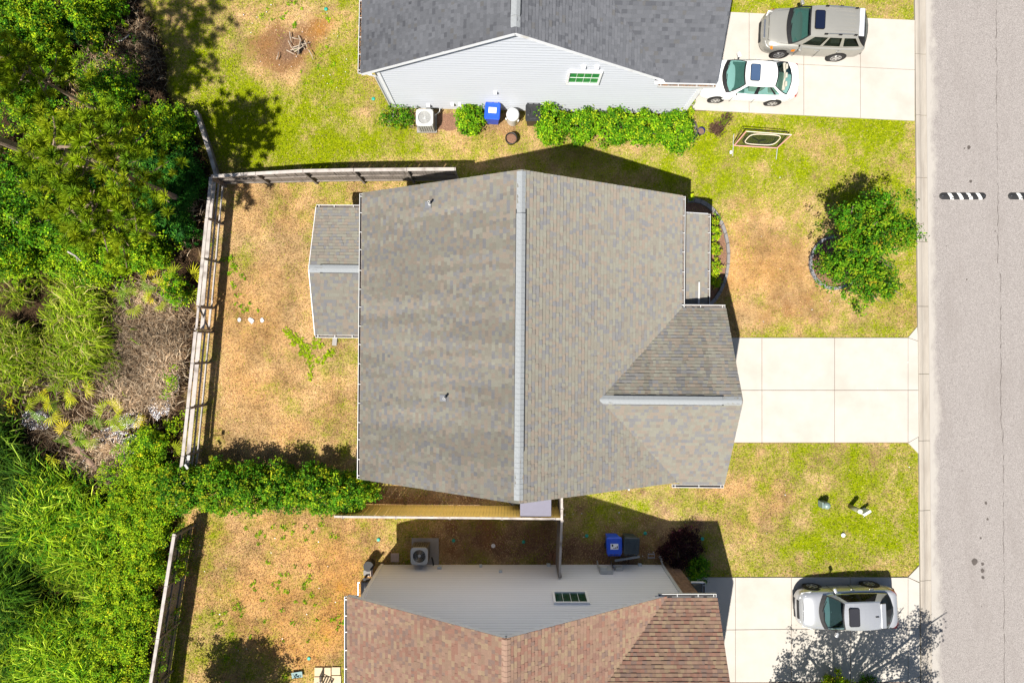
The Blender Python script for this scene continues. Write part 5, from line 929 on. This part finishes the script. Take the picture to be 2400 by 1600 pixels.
sp = [(random.gauss(x, sx), random.gauss(y, sy_), random.uniform(.4, .9)) for (x, y, sx, sy_, k) in ((540, 640, 16, 26, 14), (580, 725, 12, 10, 6), (700, 1390, 40, 40, 16), (660, 1350, 60, 70, 14), (560, 1440, 50, 60, 14), (790, 1455, 10, 8, 6), (650, 1240, 60, 20, 8), (745, 120, 30, 60, 12), (690, 40, 50, 20, 9), (760, 1240, 50, 14, 6)) for _ in range(k)]
tufts('weed_tufts', 'scattered green weed tufts on the dry back lawns', sp, 22, .16, .09, PG3[:3] + PG1[:2], kind='stuff', h=(.015, .06))
for (x, y, r, l) in ((1678, 303, .42, 'rounded heap of pulled brown plants left on the upper front lawn'), (1699, 284, .34, 'longer heap of pulled brown plants reaching up the upper front lawn')):
    tufts('plant_heap', l, [(x + random.uniform(-8, 8), y + random.uniform(-10, 10), 1) for _ in range(9)], 60, r*.6, .10, [((.17, .10, .07), 1), ((.24, .15, .10), 1), ((.09, .055, .04), 1)] + ([(PG3[0][0], 1)] if y < 295 else []), 'plant heap', w=.016, h=(.03, .2))
# ---------------------------------------------------------------- the wood along the left
FR = []
def frond_mesh(pal, seed):
    rs = random.Random(seed); q = MB(); n = 13; c = np.array(pal)*1.25; L_ = .70
    q.cur = tuple(c*.6); q.bar((-.45, 0, -.25), (0, 0, 0), .02, .015)
    for i in range(n):
        a = R(-92 + 184*i/(n-1)) + rs.uniform(-.03, .03); l = L_*(.72 + .28*math.cos(a*.6))*rs.uniform(.9, 1.06); k = rs.uniform(.75, 1.3); q.cur = tuple(np.clip(c*k, 0, 1)); d = Vector((math.cos(a), math.sin(a), 0)); s_ = Vector((-d.y, d.x, 0))*.024; dz = Vector((0, 0, 1)); fold = .05*math.sin(2*a)
        q.face([d*.03, d*l*.55 + s_ + dz*(.02+fold*.3), d*l + dz*(-.07+rs.uniform(-.06, .04)), d*l*.55 - s_ + dz*(.02+fold*.3)])
    return q.mesh('frond', LEAFM)
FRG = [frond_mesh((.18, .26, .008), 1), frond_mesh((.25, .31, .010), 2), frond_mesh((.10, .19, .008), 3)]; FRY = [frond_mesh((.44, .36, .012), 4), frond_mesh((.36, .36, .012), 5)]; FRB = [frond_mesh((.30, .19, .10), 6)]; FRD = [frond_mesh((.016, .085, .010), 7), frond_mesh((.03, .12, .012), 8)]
def palmetto(label, px, py, ms_, n, sc, z=.55, group='palmettos in the wood'):
    t = thing('palmetto', label, 'palmetto', at(px, py, -.1), random.uniform(0, 6.28), group)
    n = max(2, int(n*.7))
    for i in range(n):
        a = 6.283*i/n + random.uniform(-.4, .4); r = random.uniform(.3, .6)*sc; place('frond', random.choice(ms_), t, (r*math.cos(a), r*math.sin(a), z*random.uniform(.6, 1.2)*sc), (random.uniform(-.2, .2), random.uniform(-.15, .35), a), (sc*random.uniform(.85, 1.15),)*3)
    MB().tube([(0, 0, -.05), (.03, .02, z*.6)], [.07, .05], 6).build('stub', BARK, t)
PL = [(125, 150, FRG, 7, 1.0, 'palmetto with long pale fans in the upper wood'), (155, 172, FRG, 6, 1.0, 'palmetto among dry needles right of the pale fanned one in the upper wood'), (220, 180, FRG, 5, 1.05, 'palmetto with one upright fan beside a patch of dry straw'), (195, 222, FRY + FRG, 4, 1.0, 'half yellow palmetto below the dry straw patch'), (245, 225, FRG, 6, .9, 'small green palmetto in half shade near the upper lawn edge'), (85, 150, FRY + FRG, 4, .9, 'yellowing palmetto left of the pale fanned one'), (60, 28, FRG, 7, 1.1, 'big palmetto in the top left corner of the wood'), (140, 20, FRG, 5, 1.0, 'palmetto at the top edge of the wood'), (200, 30, FRY + FRG, 5, .9, 'yellow green palmetto at the top edge beside dark grass'), (65, 60, FRG, 5, .9, 'palmetto below the big one in the top left corner'), (180, 105, FRY + FRG, 4, .9, 'small yellow palmetto in the upper wood beside the fallen branch'), (170, 248, FRB, 3, .9, 'dead brown palmetto below the half yellow one'),
 (447, 667, FRG + FRY, 6, 1.15, 'palmetto with wide sunny fan close to the grey fence'), (375, 652, FRG, 6, 1.0, 'palmetto left of the wide fan by the grey fence'), (380, 684, FRY, 3, .9, 'small yellow palmetto on bare ground by the grey fence'), (355, 622, FRY, 3, .8, 'little yellow palmetto under the trees near the grey fence'), (410, 565, FRG, 4, .9, 'upright palmetto at the edge of deep shade by the fence'), (285, 672, FRG, 5, .9, 'palmetto between the reeds and the bare ground'), (320, 705, FRG, 5, .9, 'palmetto fans on brown litter below the trees'), (375, 705, FRY + FRG, 3, .8, 'small palmetto below the yellow one by the grey fence'),
 (118, 955, FRG + FRY, 7, 1.05, 'palmetto with pinwheel fans left of the swamp pool'), (152, 935, FRY + FRG, 5, 1.0, 'bright fan palmetto above the swamp pool'), (202, 915, FRY, 3, .9, 'single yellow palmetto fan above the swamp pool'), (72, 942, FRY + FRG, 3, .9, 'yellow palmetto at far left of the swamp group'), (105, 905, FRY, 3, .75, 'small yellow palmetto highest in the swamp group'), (272, 962, FRY + FRG, 5, 1.0, 'golden palmetto right of the yellow fan by the pool'), (315, 975, FRY, 3, .85, 'small golden palmetto at the right of the swamp group'), (180, 1012, FRY + FRG, 4, .95, 'palmetto at the head of the fallen log'), (232, 1010, FRG, 5, 1.0, 'palmetto with spidery fans standing in the swamp pool'), (300, 1020, FRG, 4, .95, 'palmetto on the right bank of the swamp pool'), (245, 1035, FRB, 3, .8, 'dead tan palmetto in the swamp pool'), (330, 1005, FRG + FRY, 4, .9, 'palmetto growing into the vines near the fence'), (155, 1050, FRY + FRG, 4, .85, 'palmetto left of the fallen log'), (415, 1055, FRG, 4, .8, 'palmetto with thin fans against the lower grey fence'), (385, 1000, FRG, 3, .9, 'palmetto in the vines beside the grey fence'),
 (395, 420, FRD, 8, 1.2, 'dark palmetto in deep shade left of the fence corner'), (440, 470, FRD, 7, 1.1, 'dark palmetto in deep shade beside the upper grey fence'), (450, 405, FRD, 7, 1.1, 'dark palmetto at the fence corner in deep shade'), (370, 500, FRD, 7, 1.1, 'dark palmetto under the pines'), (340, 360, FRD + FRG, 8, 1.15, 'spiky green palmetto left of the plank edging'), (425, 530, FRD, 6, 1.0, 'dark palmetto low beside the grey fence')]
for (x, y, ms_, n, sc, l) in PL: palmetto(l, x, y, ms_, n, sc*.84, .75)
# pines
def tuft_mesh(pal, seed, n=64, L_=.30):
    rs = np.random.default_rng(seed); d = rs.normal(size=(n, 3)); d[:, 2] = np.abs(d[:, 2])*.9 - .1; d /= np.linalg.norm(d, axis=1, keepdims=True); s_ = np.cross(d, rs.normal(size=(n, 3))); s_ /= np.linalg.norm(s_, axis=1, keepdims=True); s_ *= .012; l = L_*rs.uniform(.7, 1.1, (n, 1))
    V = np.stack([-s_, s_, d*l*.6 + s_*.9, d*l, d*l*.6 - s_*.9], 1); i = np.arange(n)*5; F = np.concatenate([np.stack([i, i+1, i+2], -1), np.stack([i, i+2, i+4], -1), np.stack([i+4, i+2, i+3], -1)]); c = np.array(pal)*rs.uniform(.6, 1.35, (n, 1))
    return V.reshape(-1, 3), F, np.repeat(c, 5, 0)
TF = [tuft_mesh((.21, .30, .008), 1), tuft_mesh((.30, .37, .012), 2), tuft_mesh((.12, .22, .008), 3), tuft_mesh((.25, .36, .008), 4)]
def pine(label, px, py, H, z0, R0, nb, nt_, name='pine_tree', tr=.15, lean=(0, 0), tip=1.0):
    t = thing(name, label, 'tree', at(px, py, -.12)); lx, ly = lean; pt_ = lambda z: Vector((lx*z/H, ly*z/H, z)); MB().tube([pt_(z) for z in np.linspace(0, H, 7)], list(np.linspace(tr, tr*.2, 7)), 9).build('trunk', BARKP, t)
    VV, FF, CC, k = [], [], [], 0
    for i in range(nb):
        f = (i+.5)/nb; z = z0 + (H-z0)*f; a = i*2.4 + random.uniform(-.4, .4); r = R0*(1-.62*f**1.5)*random.uniform(.65, 1.1); p0 = pt_(z); e = p0 + Vector((r*math.cos(a), r*math.sin(a), r*random.uniform(.0, .35))); m_ = p0.lerp(e, .55) + Vector((random.uniform(-.15, .15), random.uniform(-.15, .15), -.1))
        MB().tube([p0, m_, e], [.05, .035, .012], 5).build('branch', BARKP, t)
        for j in range(nt_):
            g_ = random.uniform(.35, 1.05); p = (p0.lerp(m_, g_/.55) if g_ < .55 else m_.lerp(e, (g_-.55)/.45)) + Vector((random.gauss(0, .26), random.gauss(0, .26), random.gauss(.08, .16))); V, F, c = random.choice(TF); b_ = Matrix.Rotation(random.uniform(0, 6.28), 3, 'Z') @ Matrix.Rotation(random.uniform(-.5, .5), 3, 'X'); s_ = random.uniform(.8, 1.2)*tip
            VV.append(V @ np.array(b_).T*s_ + np.array(p)); FF.append(F + k); CC.append(c*random.uniform(.75, 1.2)); k += len(V)
    place('crown', np_mesh('crown', np.concatenate(VV), np.concatenate(FF), LEAFM, np.concatenate(CC)), t); return t
BARKP = mat('pine_bark', (.24, .17, .12), .9, .35, 7, bump=.7)
pine('young pine with yellow green needle tufts standing close to the fence corner', 430, 470, 8.0, 4.2, 2.7, 28, 11)
pine('shorter pine with bright needle tufts lower down beside the grey fence', 395, 560, 6.4, 3.2, 2.0, 20, 9, tr=.1)
pine('pine at the left edge whose crown reaches in from the frame edge', 300, 300, 7.2, 4.4, 1.7, 14, 9, tr=.11)
pine('tall pine with bare grey trunk leaning out over the left edge', 160, 392, 17, 8.2, 3.7, 34, 12, tr=.2)
# broadleaf trees and undergrowth masses
tree('broadleaf_tree', 'bushy bright green broadleaf tree at left below the pine', at(150, 540), 1.6, (1.6, 1.5, 1.1), 2.4, 120, 26, .30, .115, PG1 + PG2, lobes=[(0, 0, .2, 1), (-1.6, .4, 0, .9), (1.3, -.6, -.3, .8), (.2, 1.3, .2, .8), (-1.0, -1.0, -.1, .8)], limbs=6)
tree('broadleaf_tree', 'broadleaf tree with pale twigs showing at the left edge', at(55, 590), 1.6, (1.4, 1.3, 1.0), 2.2, 110, 24, .30, .11, PG1 + PG3[:2], lobes=[(0, 0, .2, 1), (1.1, -.7, -.2, .8), (-1.2, .2, 0, .8)], limbs=6)
tree('broadleaf_tree', 'low broadleaf tree with light green leaves above the reeds', at(265, 610), 1.0, (1.2, 1.0, .8), 1.5, 110, 24, .26, .10, PG1 + PG3[:3], lobes=[(0, 0, 0, 1), (1.1, .3, -.2, .8), (-1.0, -.2, 0, .8)], limbs=5)
tree('broadleaf_tree', 'dark green broadleaf tree at the left edge between the two corner palmettos and pine', at(60, 185), 1.2, (1.0, 1.1, .8), 1.7, 90, 24, .26, .10, PG4 + PG2, lobes=[(0, 0, 0, 1), (.3, .9, -.1, .8)], limbs=5)
def mass(name, label, spots, cr, nlf, ls, pal, z, up=.6, elong=1.7, bright=(.55, 1.35), edge=0):
    PP = []
    for (x, y, rx, ry, n) in spots:
        px = np.array([random.gauss(x, rx*.55) for _ in range(n)]); py = np.array([random.gauss(y, ry*.55) for _ in range(n)]); zz = rng.uniform(.1, 1, n)**.7*z
        k = (px < wood_edge(py) - 12 + edge) & (fbm(px/PPM, py/PPM, .8, 61) + rng.normal(0, .07, n) > .36); px, py, zz = px[k], py[k], zz[k]; c = np.stack([(px-1200)/PPM, (800-py)/PPM, zz], -1); P = np.repeat(c, nlf, 0); PP.append(P + unit(len(P))*(rng.random((len(P), 1))**.5)*cr)
    P = np.concatenate(PP); P = P[P[:, 2] > -.08]; V, F, c = leaves_np(P, ls, up, elong, pal, None, bright, nlf); return tag(place(name, np_mesh(name, V, F, LEAFM, c)), label, 'undergrowth', kind='stuff')
mass('shrub_undergrowth', 'mixed green undergrowth in the upper wood', [(60, 90, 70, 70, 90), (180, 70, 90, 50, 90), (270, 30, 50, 40, 60), (60, 220, 60, 60, 70), (300, 200, 60, 60, 70), (395, 300, 40, 40, 80), (440, 300, 30, 40, 60), (310, 300, 60, 50, 70), (140, 300, 90, 60, 90), (30, 260, 40, 60, 50), (20, 350, 30, 40, 30)], .26, 24, .10, PG2 + PG3 + PG3 + PG4, 1.7, up=.9)
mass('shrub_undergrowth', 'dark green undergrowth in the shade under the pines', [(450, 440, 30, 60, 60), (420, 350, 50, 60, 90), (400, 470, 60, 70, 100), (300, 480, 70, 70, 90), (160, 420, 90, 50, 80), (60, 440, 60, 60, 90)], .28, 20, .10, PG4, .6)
mass('shrub_undergrowth', 'light green undergrowth between trees and reeds in the wood', [(60, 520, 70, 60, 80), (200, 580, 80, 60, 80), (330, 600, 50, 50, 70), (370, 560, 40, 30, 40), (240, 660, 60, 20, 40), (430, 690, 20, 30, 24), (390, 610, 30, 20, 24)], .26, 20, .10, PG1 + PG3[:3], 1.2, up=.9)
mass('vine_cover', 'bright green vines smothering the ground by the lower grey fence', [(370, 1040, 45, 40, 60), (345, 1110, 60, 60, 100), (390, 1150, 40, 60, 90), (300, 1190, 70, 60, 80), (380, 1230, 50, 50, 100), (330, 1280, 60, 60, 130), (320, 1350, 60, 70, 130), (290, 1440, 70, 80, 130), (280, 1550, 70, 60, 130), (340, 1480, 40, 80, 90), (320, 1590, 40, 40, 60), (420, 1180, 25, 40, 110), (400, 1240, 20, 30, 70), (440, 1000, 14, 40, 24), (420, 900, 12, 40, 14)], .24, 20, .085, PG3 + PG3[:2] + PG1, 1.2, up=1.0, bright=(.6, 1.4), edge=16)
VF = [(456 - .156*(y-1223) + random.uniform(-10, 12), y, 6, 10, max(3, int(15 - (y-1225)*.034))) for y in range(1226, 1600, 13)]
mass('vine_cover', 'vines hanging over the white topped fence', VF, .20, 20, .08, PG3 + PG1, 1.45, up=.8, edge=90)
# bushy mounds that give the undergrowth its layers and dark gaps
def mounds(name, label, spots, pal, ls, rr=(.4, .85), hh=(.6, 1.6), up=.7, edge=0):
    PP, DD = [], []
    for (x, y, rx, ry, n) in spots:
        for i in range(n):
            px, py = random.gauss(x, rx*.6), random.gauss(y, ry*.6)
            if px > wood_edge(py) - 16 + edge: continue
            r = random.uniform(*rr); h = random.uniform(*hh); P, D = crown((r, r*random.uniform(.8, 1.2), h*.55), 34, 22, .17, .6, lump=.45); c = at(px, py); P += np.array([c.x, c.y, h*.5]); PP.append(P); DD.append(D)
    P = np.concatenate(PP); D = np.concatenate(DD); V, F, c = leaves_np(P, ls, up, 1.7, pal, D, (.6, 1.3), 22); return tag(place(name, np_mesh(name, V, F, LEAFM, c)), label, 'undergrowth', kind='stuff')
mounds('vine_mounds', 'bushes smothered in bright vines along the lower grey fence', [(370, 1040, 40, 40, 7), (340, 1110, 60, 50, 12), (390, 1180, 40, 50, 11), (310, 1210, 60, 50, 11), (350, 1290, 50, 60, 14), (310, 1370, 60, 60, 14), (290, 1460, 60, 60, 14), (290, 1560, 60, 50, 13), (340, 1420, 30, 60, 7), (150, 1180, 70, 50, 6), (200, 1260, 60, 60, 5)], PG3 + PG1, .085)
mounds('bush_mounds', 'layered green bushes in the upper and middle wood', [(60, 60, 60, 50, 12), (150, 90, 70, 60, 12), (250, 40, 50, 40, 8), (40, 150, 40, 50, 8), (120, 250, 70, 60, 9), (290, 230, 50, 50, 8), (350, 320, 50, 40, 9), (430, 310, 30, 40, 7), (60, 470, 60, 60, 10), (200, 560, 70, 60, 11), (330, 590, 50, 40, 9), (120, 610, 80, 40, 9), (380, 610, 30, 20, 4), (435, 690, 14, 14, 2)], PG2 + PG1 + PG3[:2], .10, (.45, 1.0), (.8, 2.2))
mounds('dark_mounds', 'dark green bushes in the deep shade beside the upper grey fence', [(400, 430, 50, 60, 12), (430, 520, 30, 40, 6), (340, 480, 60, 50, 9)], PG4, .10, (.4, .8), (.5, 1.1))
# reeds
PATCHN = lambda px, py: fbm(px/PPM, py/PPM, .55, 77)
def reeds(name, label, regions, ln, wd, pal, lean=(0, 0), zb=0, droop=.5, cat='reeds', lie=.0, bright=(.5, 1.35)):
    X, Y, K = [], [], []
    for (x, y, rx, ry, n) in regions:
        a = rng.normal(x, rx*.6, n); b = rng.normal(y, ry*.6, n); k = (a < wood_edge(b) - 14) & ((PATCHN(a, b) + rng.normal(0, .045, n) > .43) | (lie > 0)); X.append(a[k]); Y.append(b[k])
    px = np.concatenate(X); py = np.concatenate(Y); n = len(px); p = np.stack([(px-1200)/PPM, (800-py)/PPM, np.full(n, zb) + rng.uniform(-.1, .05, n)], -1)
    l = ln*rng.uniform(.55, 1.15, n)*(np.clip(.45 + (PATCHN(px, py) - .36)*3.0, .4, 1.6) if lie == 0 else 1); az = rng.uniform(0, 6.283, n); r = rng.uniform(.1, .55, n)*(1-lie) + lie*rng.uniform(.85, 1, n)
    hx = r*np.cos(az) + lean[0]*rng.uniform(.5, 1.3, n); hy = r*np.sin(az) + lean[1]*rng.uniform(.5, 1.3, n); up = np.sqrt(np.clip(1 - r*r, .02, 1)); d = np.stack([hx, hy, up], -1); d /= np.linalg.norm(d, axis=1, keepdims=True)
    h = np.stack([hx, hy, 0*hx], -1); h /= np.linalg.norm(h, axis=1, keepdims=True) + 1e-6; s_ = np.stack([-h[:, 1], h[:, 0], 0*hx], -1); L_ = l[:, None]
    a = p; b = p + d*L_*.55; c = b + (d*.28 + h*.18*(droop*2))*L_; e = c + (h*.28 - np.array([0, 0, 1])*.16*droop*2)*L_*.9
    w = (wd*rng.uniform(.7, 1.3, n))[:, None]
    V = np.stack([a - s_*w*.4, a + s_*w*.4, b + s_*w*.5, b - s_*w*.5, c + s_*w*.5, c - s_*w*.5, e], 1); i = np.arange(n)*7
    F = np.concatenate([np.stack([i, i+1, i+2], -1), np.stack([i, i+2, i+3], -1), np.stack([i+3, i+2, i+4], -1), np.stack([i+3, i+4, i+5], -1), np.stack([i+5, i+4, i+6], -1)])
    k = rng.choice(len(pal), n, p=np.array([q[1] for q in pal])/sum(q[1] for q in pal)); cc = np.array([q[0] for q in pal])[k]*rng.uniform(*bright, (n, 1)); cc *= np.clip(.4 + (PATCHN(px, py)[:, None]-.38)*3.2, .3, 1.35); cc = np.repeat(cc[:, None], 7, 1); cc[:, :2] *= .6; cc[:, 6] *= 1.2
    return tag(place(name, np_mesh(name, V.reshape(-1, 3), F, LEAFM, cc.reshape(-1, 3))), label, cat, kind='stuff')
RG = [((0.1485, 0.27, 0.0068), 4), ((0.297, 0.4185, 0.0108), 3), ((0.486, 0.621, 0.054), 1.6), ((0.054, 0.189, 0.0081), 3.2)]; RY = [((.25, .32, .02), 3), ((.36, .38, .06), 3), ((.15, .25, .01), 2), ((.45, .37, .16), 1.5)]; RB = [((.55, .39, .24), 4), ((.36, .23, .13), 3), ((.70, .55, .38), 3), ((.12, .075, .045), 2)]
RSHADE = [((0.0455, 0.117, 0.0065), 4), ((0.091, 0.182, 0.0104), 2.5), ((0.26, 0.364, 0.039), 0.8), ((0.0195, 0.0585, 0.0052), 4)]  # reed greens darkened, shade of the left edge put into the colour
reeds('tall_reeds', 'tall reeds at the left edge of the lower wood, with shade in their colour', [(20, 1080, 40, 80, 1300), (60, 1150, 50, 70, 1900), (50, 1270, 60, 90, 2600), (60, 1370, 60, 70, 2000), (20, 1480, 50, 80, 1700)], 1.2, .030, RSHADE, (-.1, .1), droop=.8)
reeds('tall_reeds', 'tall bright green reeds with pale tips in the lower wood', [(160, 1190, 60, 60, 1900), (150, 1280, 60, 70, 2300), (190, 1330, 60, 70, 2300), (120, 1420, 60, 70, 2300), (190, 1450, 70, 80, 2600), (100, 1540, 80, 70, 3300), (200, 1560, 60, 60, 1500), (230, 1240, 50, 60, 700)], 1.1, .028, RG, (-.1, .1), droop=.8)
reeds('tall_reeds', 'paler yellowish reeds in the middle of the wood', [(50, 720, 60, 50, 900), (140, 700, 90, 50, 1300), (100, 780, 90, 50, 2200), (210, 770, 70, 60, 1700), (60, 850, 70, 50, 1100), (160, 850, 80, 40, 1100), (250, 840, 50, 40, 500), (40, 780, 50, 40, 500)], 1.0, .026, RY + RG[:2], (.12, .05), droop=.7)
reeds('dark_grass', 'dark long bladed grass clump near the top of the wood', [(228, 62, 26, 30, 420), (190, 78, 20, 20, 200)], .9, .03, [((.015, .07, .012), 3), ((.03, .11, .015), 2)], (-.1, 0), droop=.7)
reeds('dead_reeds', 'flattened dead brown reeds beside the grey fence', [(330, 760, 80, 50, 2600), (310, 830, 90, 50, 3000), (370, 860, 40, 60, 1300), (330, 910, 60, 40, 1000), (400, 760, 40, 50, 500), (180, 880, 120, 40, 700), (330, 700, 70, 30, 500), (250, 1100, 70, 30, 700), (240, 1060, 70, 50, 900), (130, 1000, 60, 60, 500), (280, 950, 60, 40, 450), (385, 900, 30, 50, 500)], .62, .015, RB, (0, 0), lie=.93, droop=.12, cat='dead reeds')
reeds('dead_reeds', 'dry straw and needles strewn in the upper wood', [(230, 150, 40, 30, 400), (320, 90, 60, 60, 700), (300, 190, 80, 50, 500), (30, 60, 40, 30, 200), (180, 230, 70, 50, 400), (430, 480, 40, 60, 300), (400, 560, 50, 40, 250), (370, 690, 50, 40, 400), (310, 130, 60, 40, 300)], .45, .018, RB, (0, 0), lie=.9, droop=.2, cat='straw')
# swamp pools, log, fallen branch
WATER, nt, N, L, B = nodes('swamp_water'); B.inputs['Base Color'].default_value = (.10, .095, .12, 1); B.inputs['Roughness'].default_value = .22; B.inputs['Specular IOR Level'].default_value = 1.0
geo = N.new('ShaderNodeNewGeometry'); nz = N.new('ShaderNodeTexNoise'); nz.inputs['Scale'].default_value = 9; nz.inputs['Detail'].default_value = 5; L.new(geo.outputs['Position'], nz.inputs['Vector']); bp = N.new('ShaderNodeBump'); bp.inputs['Strength'].default_value = .9; bp.inputs['Distance'].default_value = .06; L.new(nz.outputs[0], bp.inputs['Height']); L.new(bp.outputs[0], B.inputs['Normal'])
for (x, y, rx, ry) in ((258, 1050, 1.5, 1.1), (225, 1080, .9, .7), (390, 895, .75, .7), (372, 945, .55, .8), (85, 985, .8, .5), (305, 985, .7, .5)):
    k = 18; b = MB(); b.face([(rx*math.cos(6.283*i/k)*random.uniform(.7, 1.1), ry*math.sin(6.283*i/k)*random.uniform(.7, 1.1), 0) for i in range(k)]); tag(b.build('swamp_pool', WATER, loc=at(x, y, -.055)), kind='structure')
lg = thing('fallen_log', 'weathered fallen log lying on the bank of the swamp pool', 'log', at(200, 1070)); MB().tube([at(168, 1030, .16)-at(200, 1070), at(190, 1055, .2)-at(200, 1070), at(212, 1078, .16)-at(200, 1070), at(232, 1103, .1)-at(200, 1070)], [.14, .17, .15, .1], 10).build('log_wood', mat('rotten_wood', (.22, .14, .095), .9, .4, 5, bump=.8), lg); MB().tube([at(190, 1055, .3)-at(200, 1070), at(199, 1052, .5)-at(200, 1070)], [.05, .02], 6).build('branch_stub', BARK, lg)
br = thing('dead_branch', 'pale dead branch on the ground at the edge of the upper wood', 'branch', at(288, 90)); MB().tube([at(273, 98, .2)-at(288, 90), at(285, 95, .28)-at(288, 90), at(294, 89, .25)-at(288, 90), at(303, 82, .2)-at(288, 90)], [.02, .03, .03, .035], 6).build('branch_wood', WOODW, br)
for (a, b_, c_, l) in (((10, 500), (28, 512), (45, 524), 'bare grey branch showing among broadleaf crowns at the left edge'), ((160, 590), (178, 600), (190, 612), 'bare grey branch showing in the light green tree above the reeds')):
    t = thing('bare_branch', l, 'branch', at(*a, 2.6)); o = at(*a, 2.6); MB().tube([at(*a, 2.7)-o, at(*b_, 2.8)-o, at(*c_, 2.9)-o], [.05, .04, .02], 6).build('branch_wood', WOODW, t); MB().tube([at(*b_, 2.8)-o, at(b_[0]+4, b_[1]+14, 2.9)-o], [.03, .012], 5).build('twig', WOODW, t)
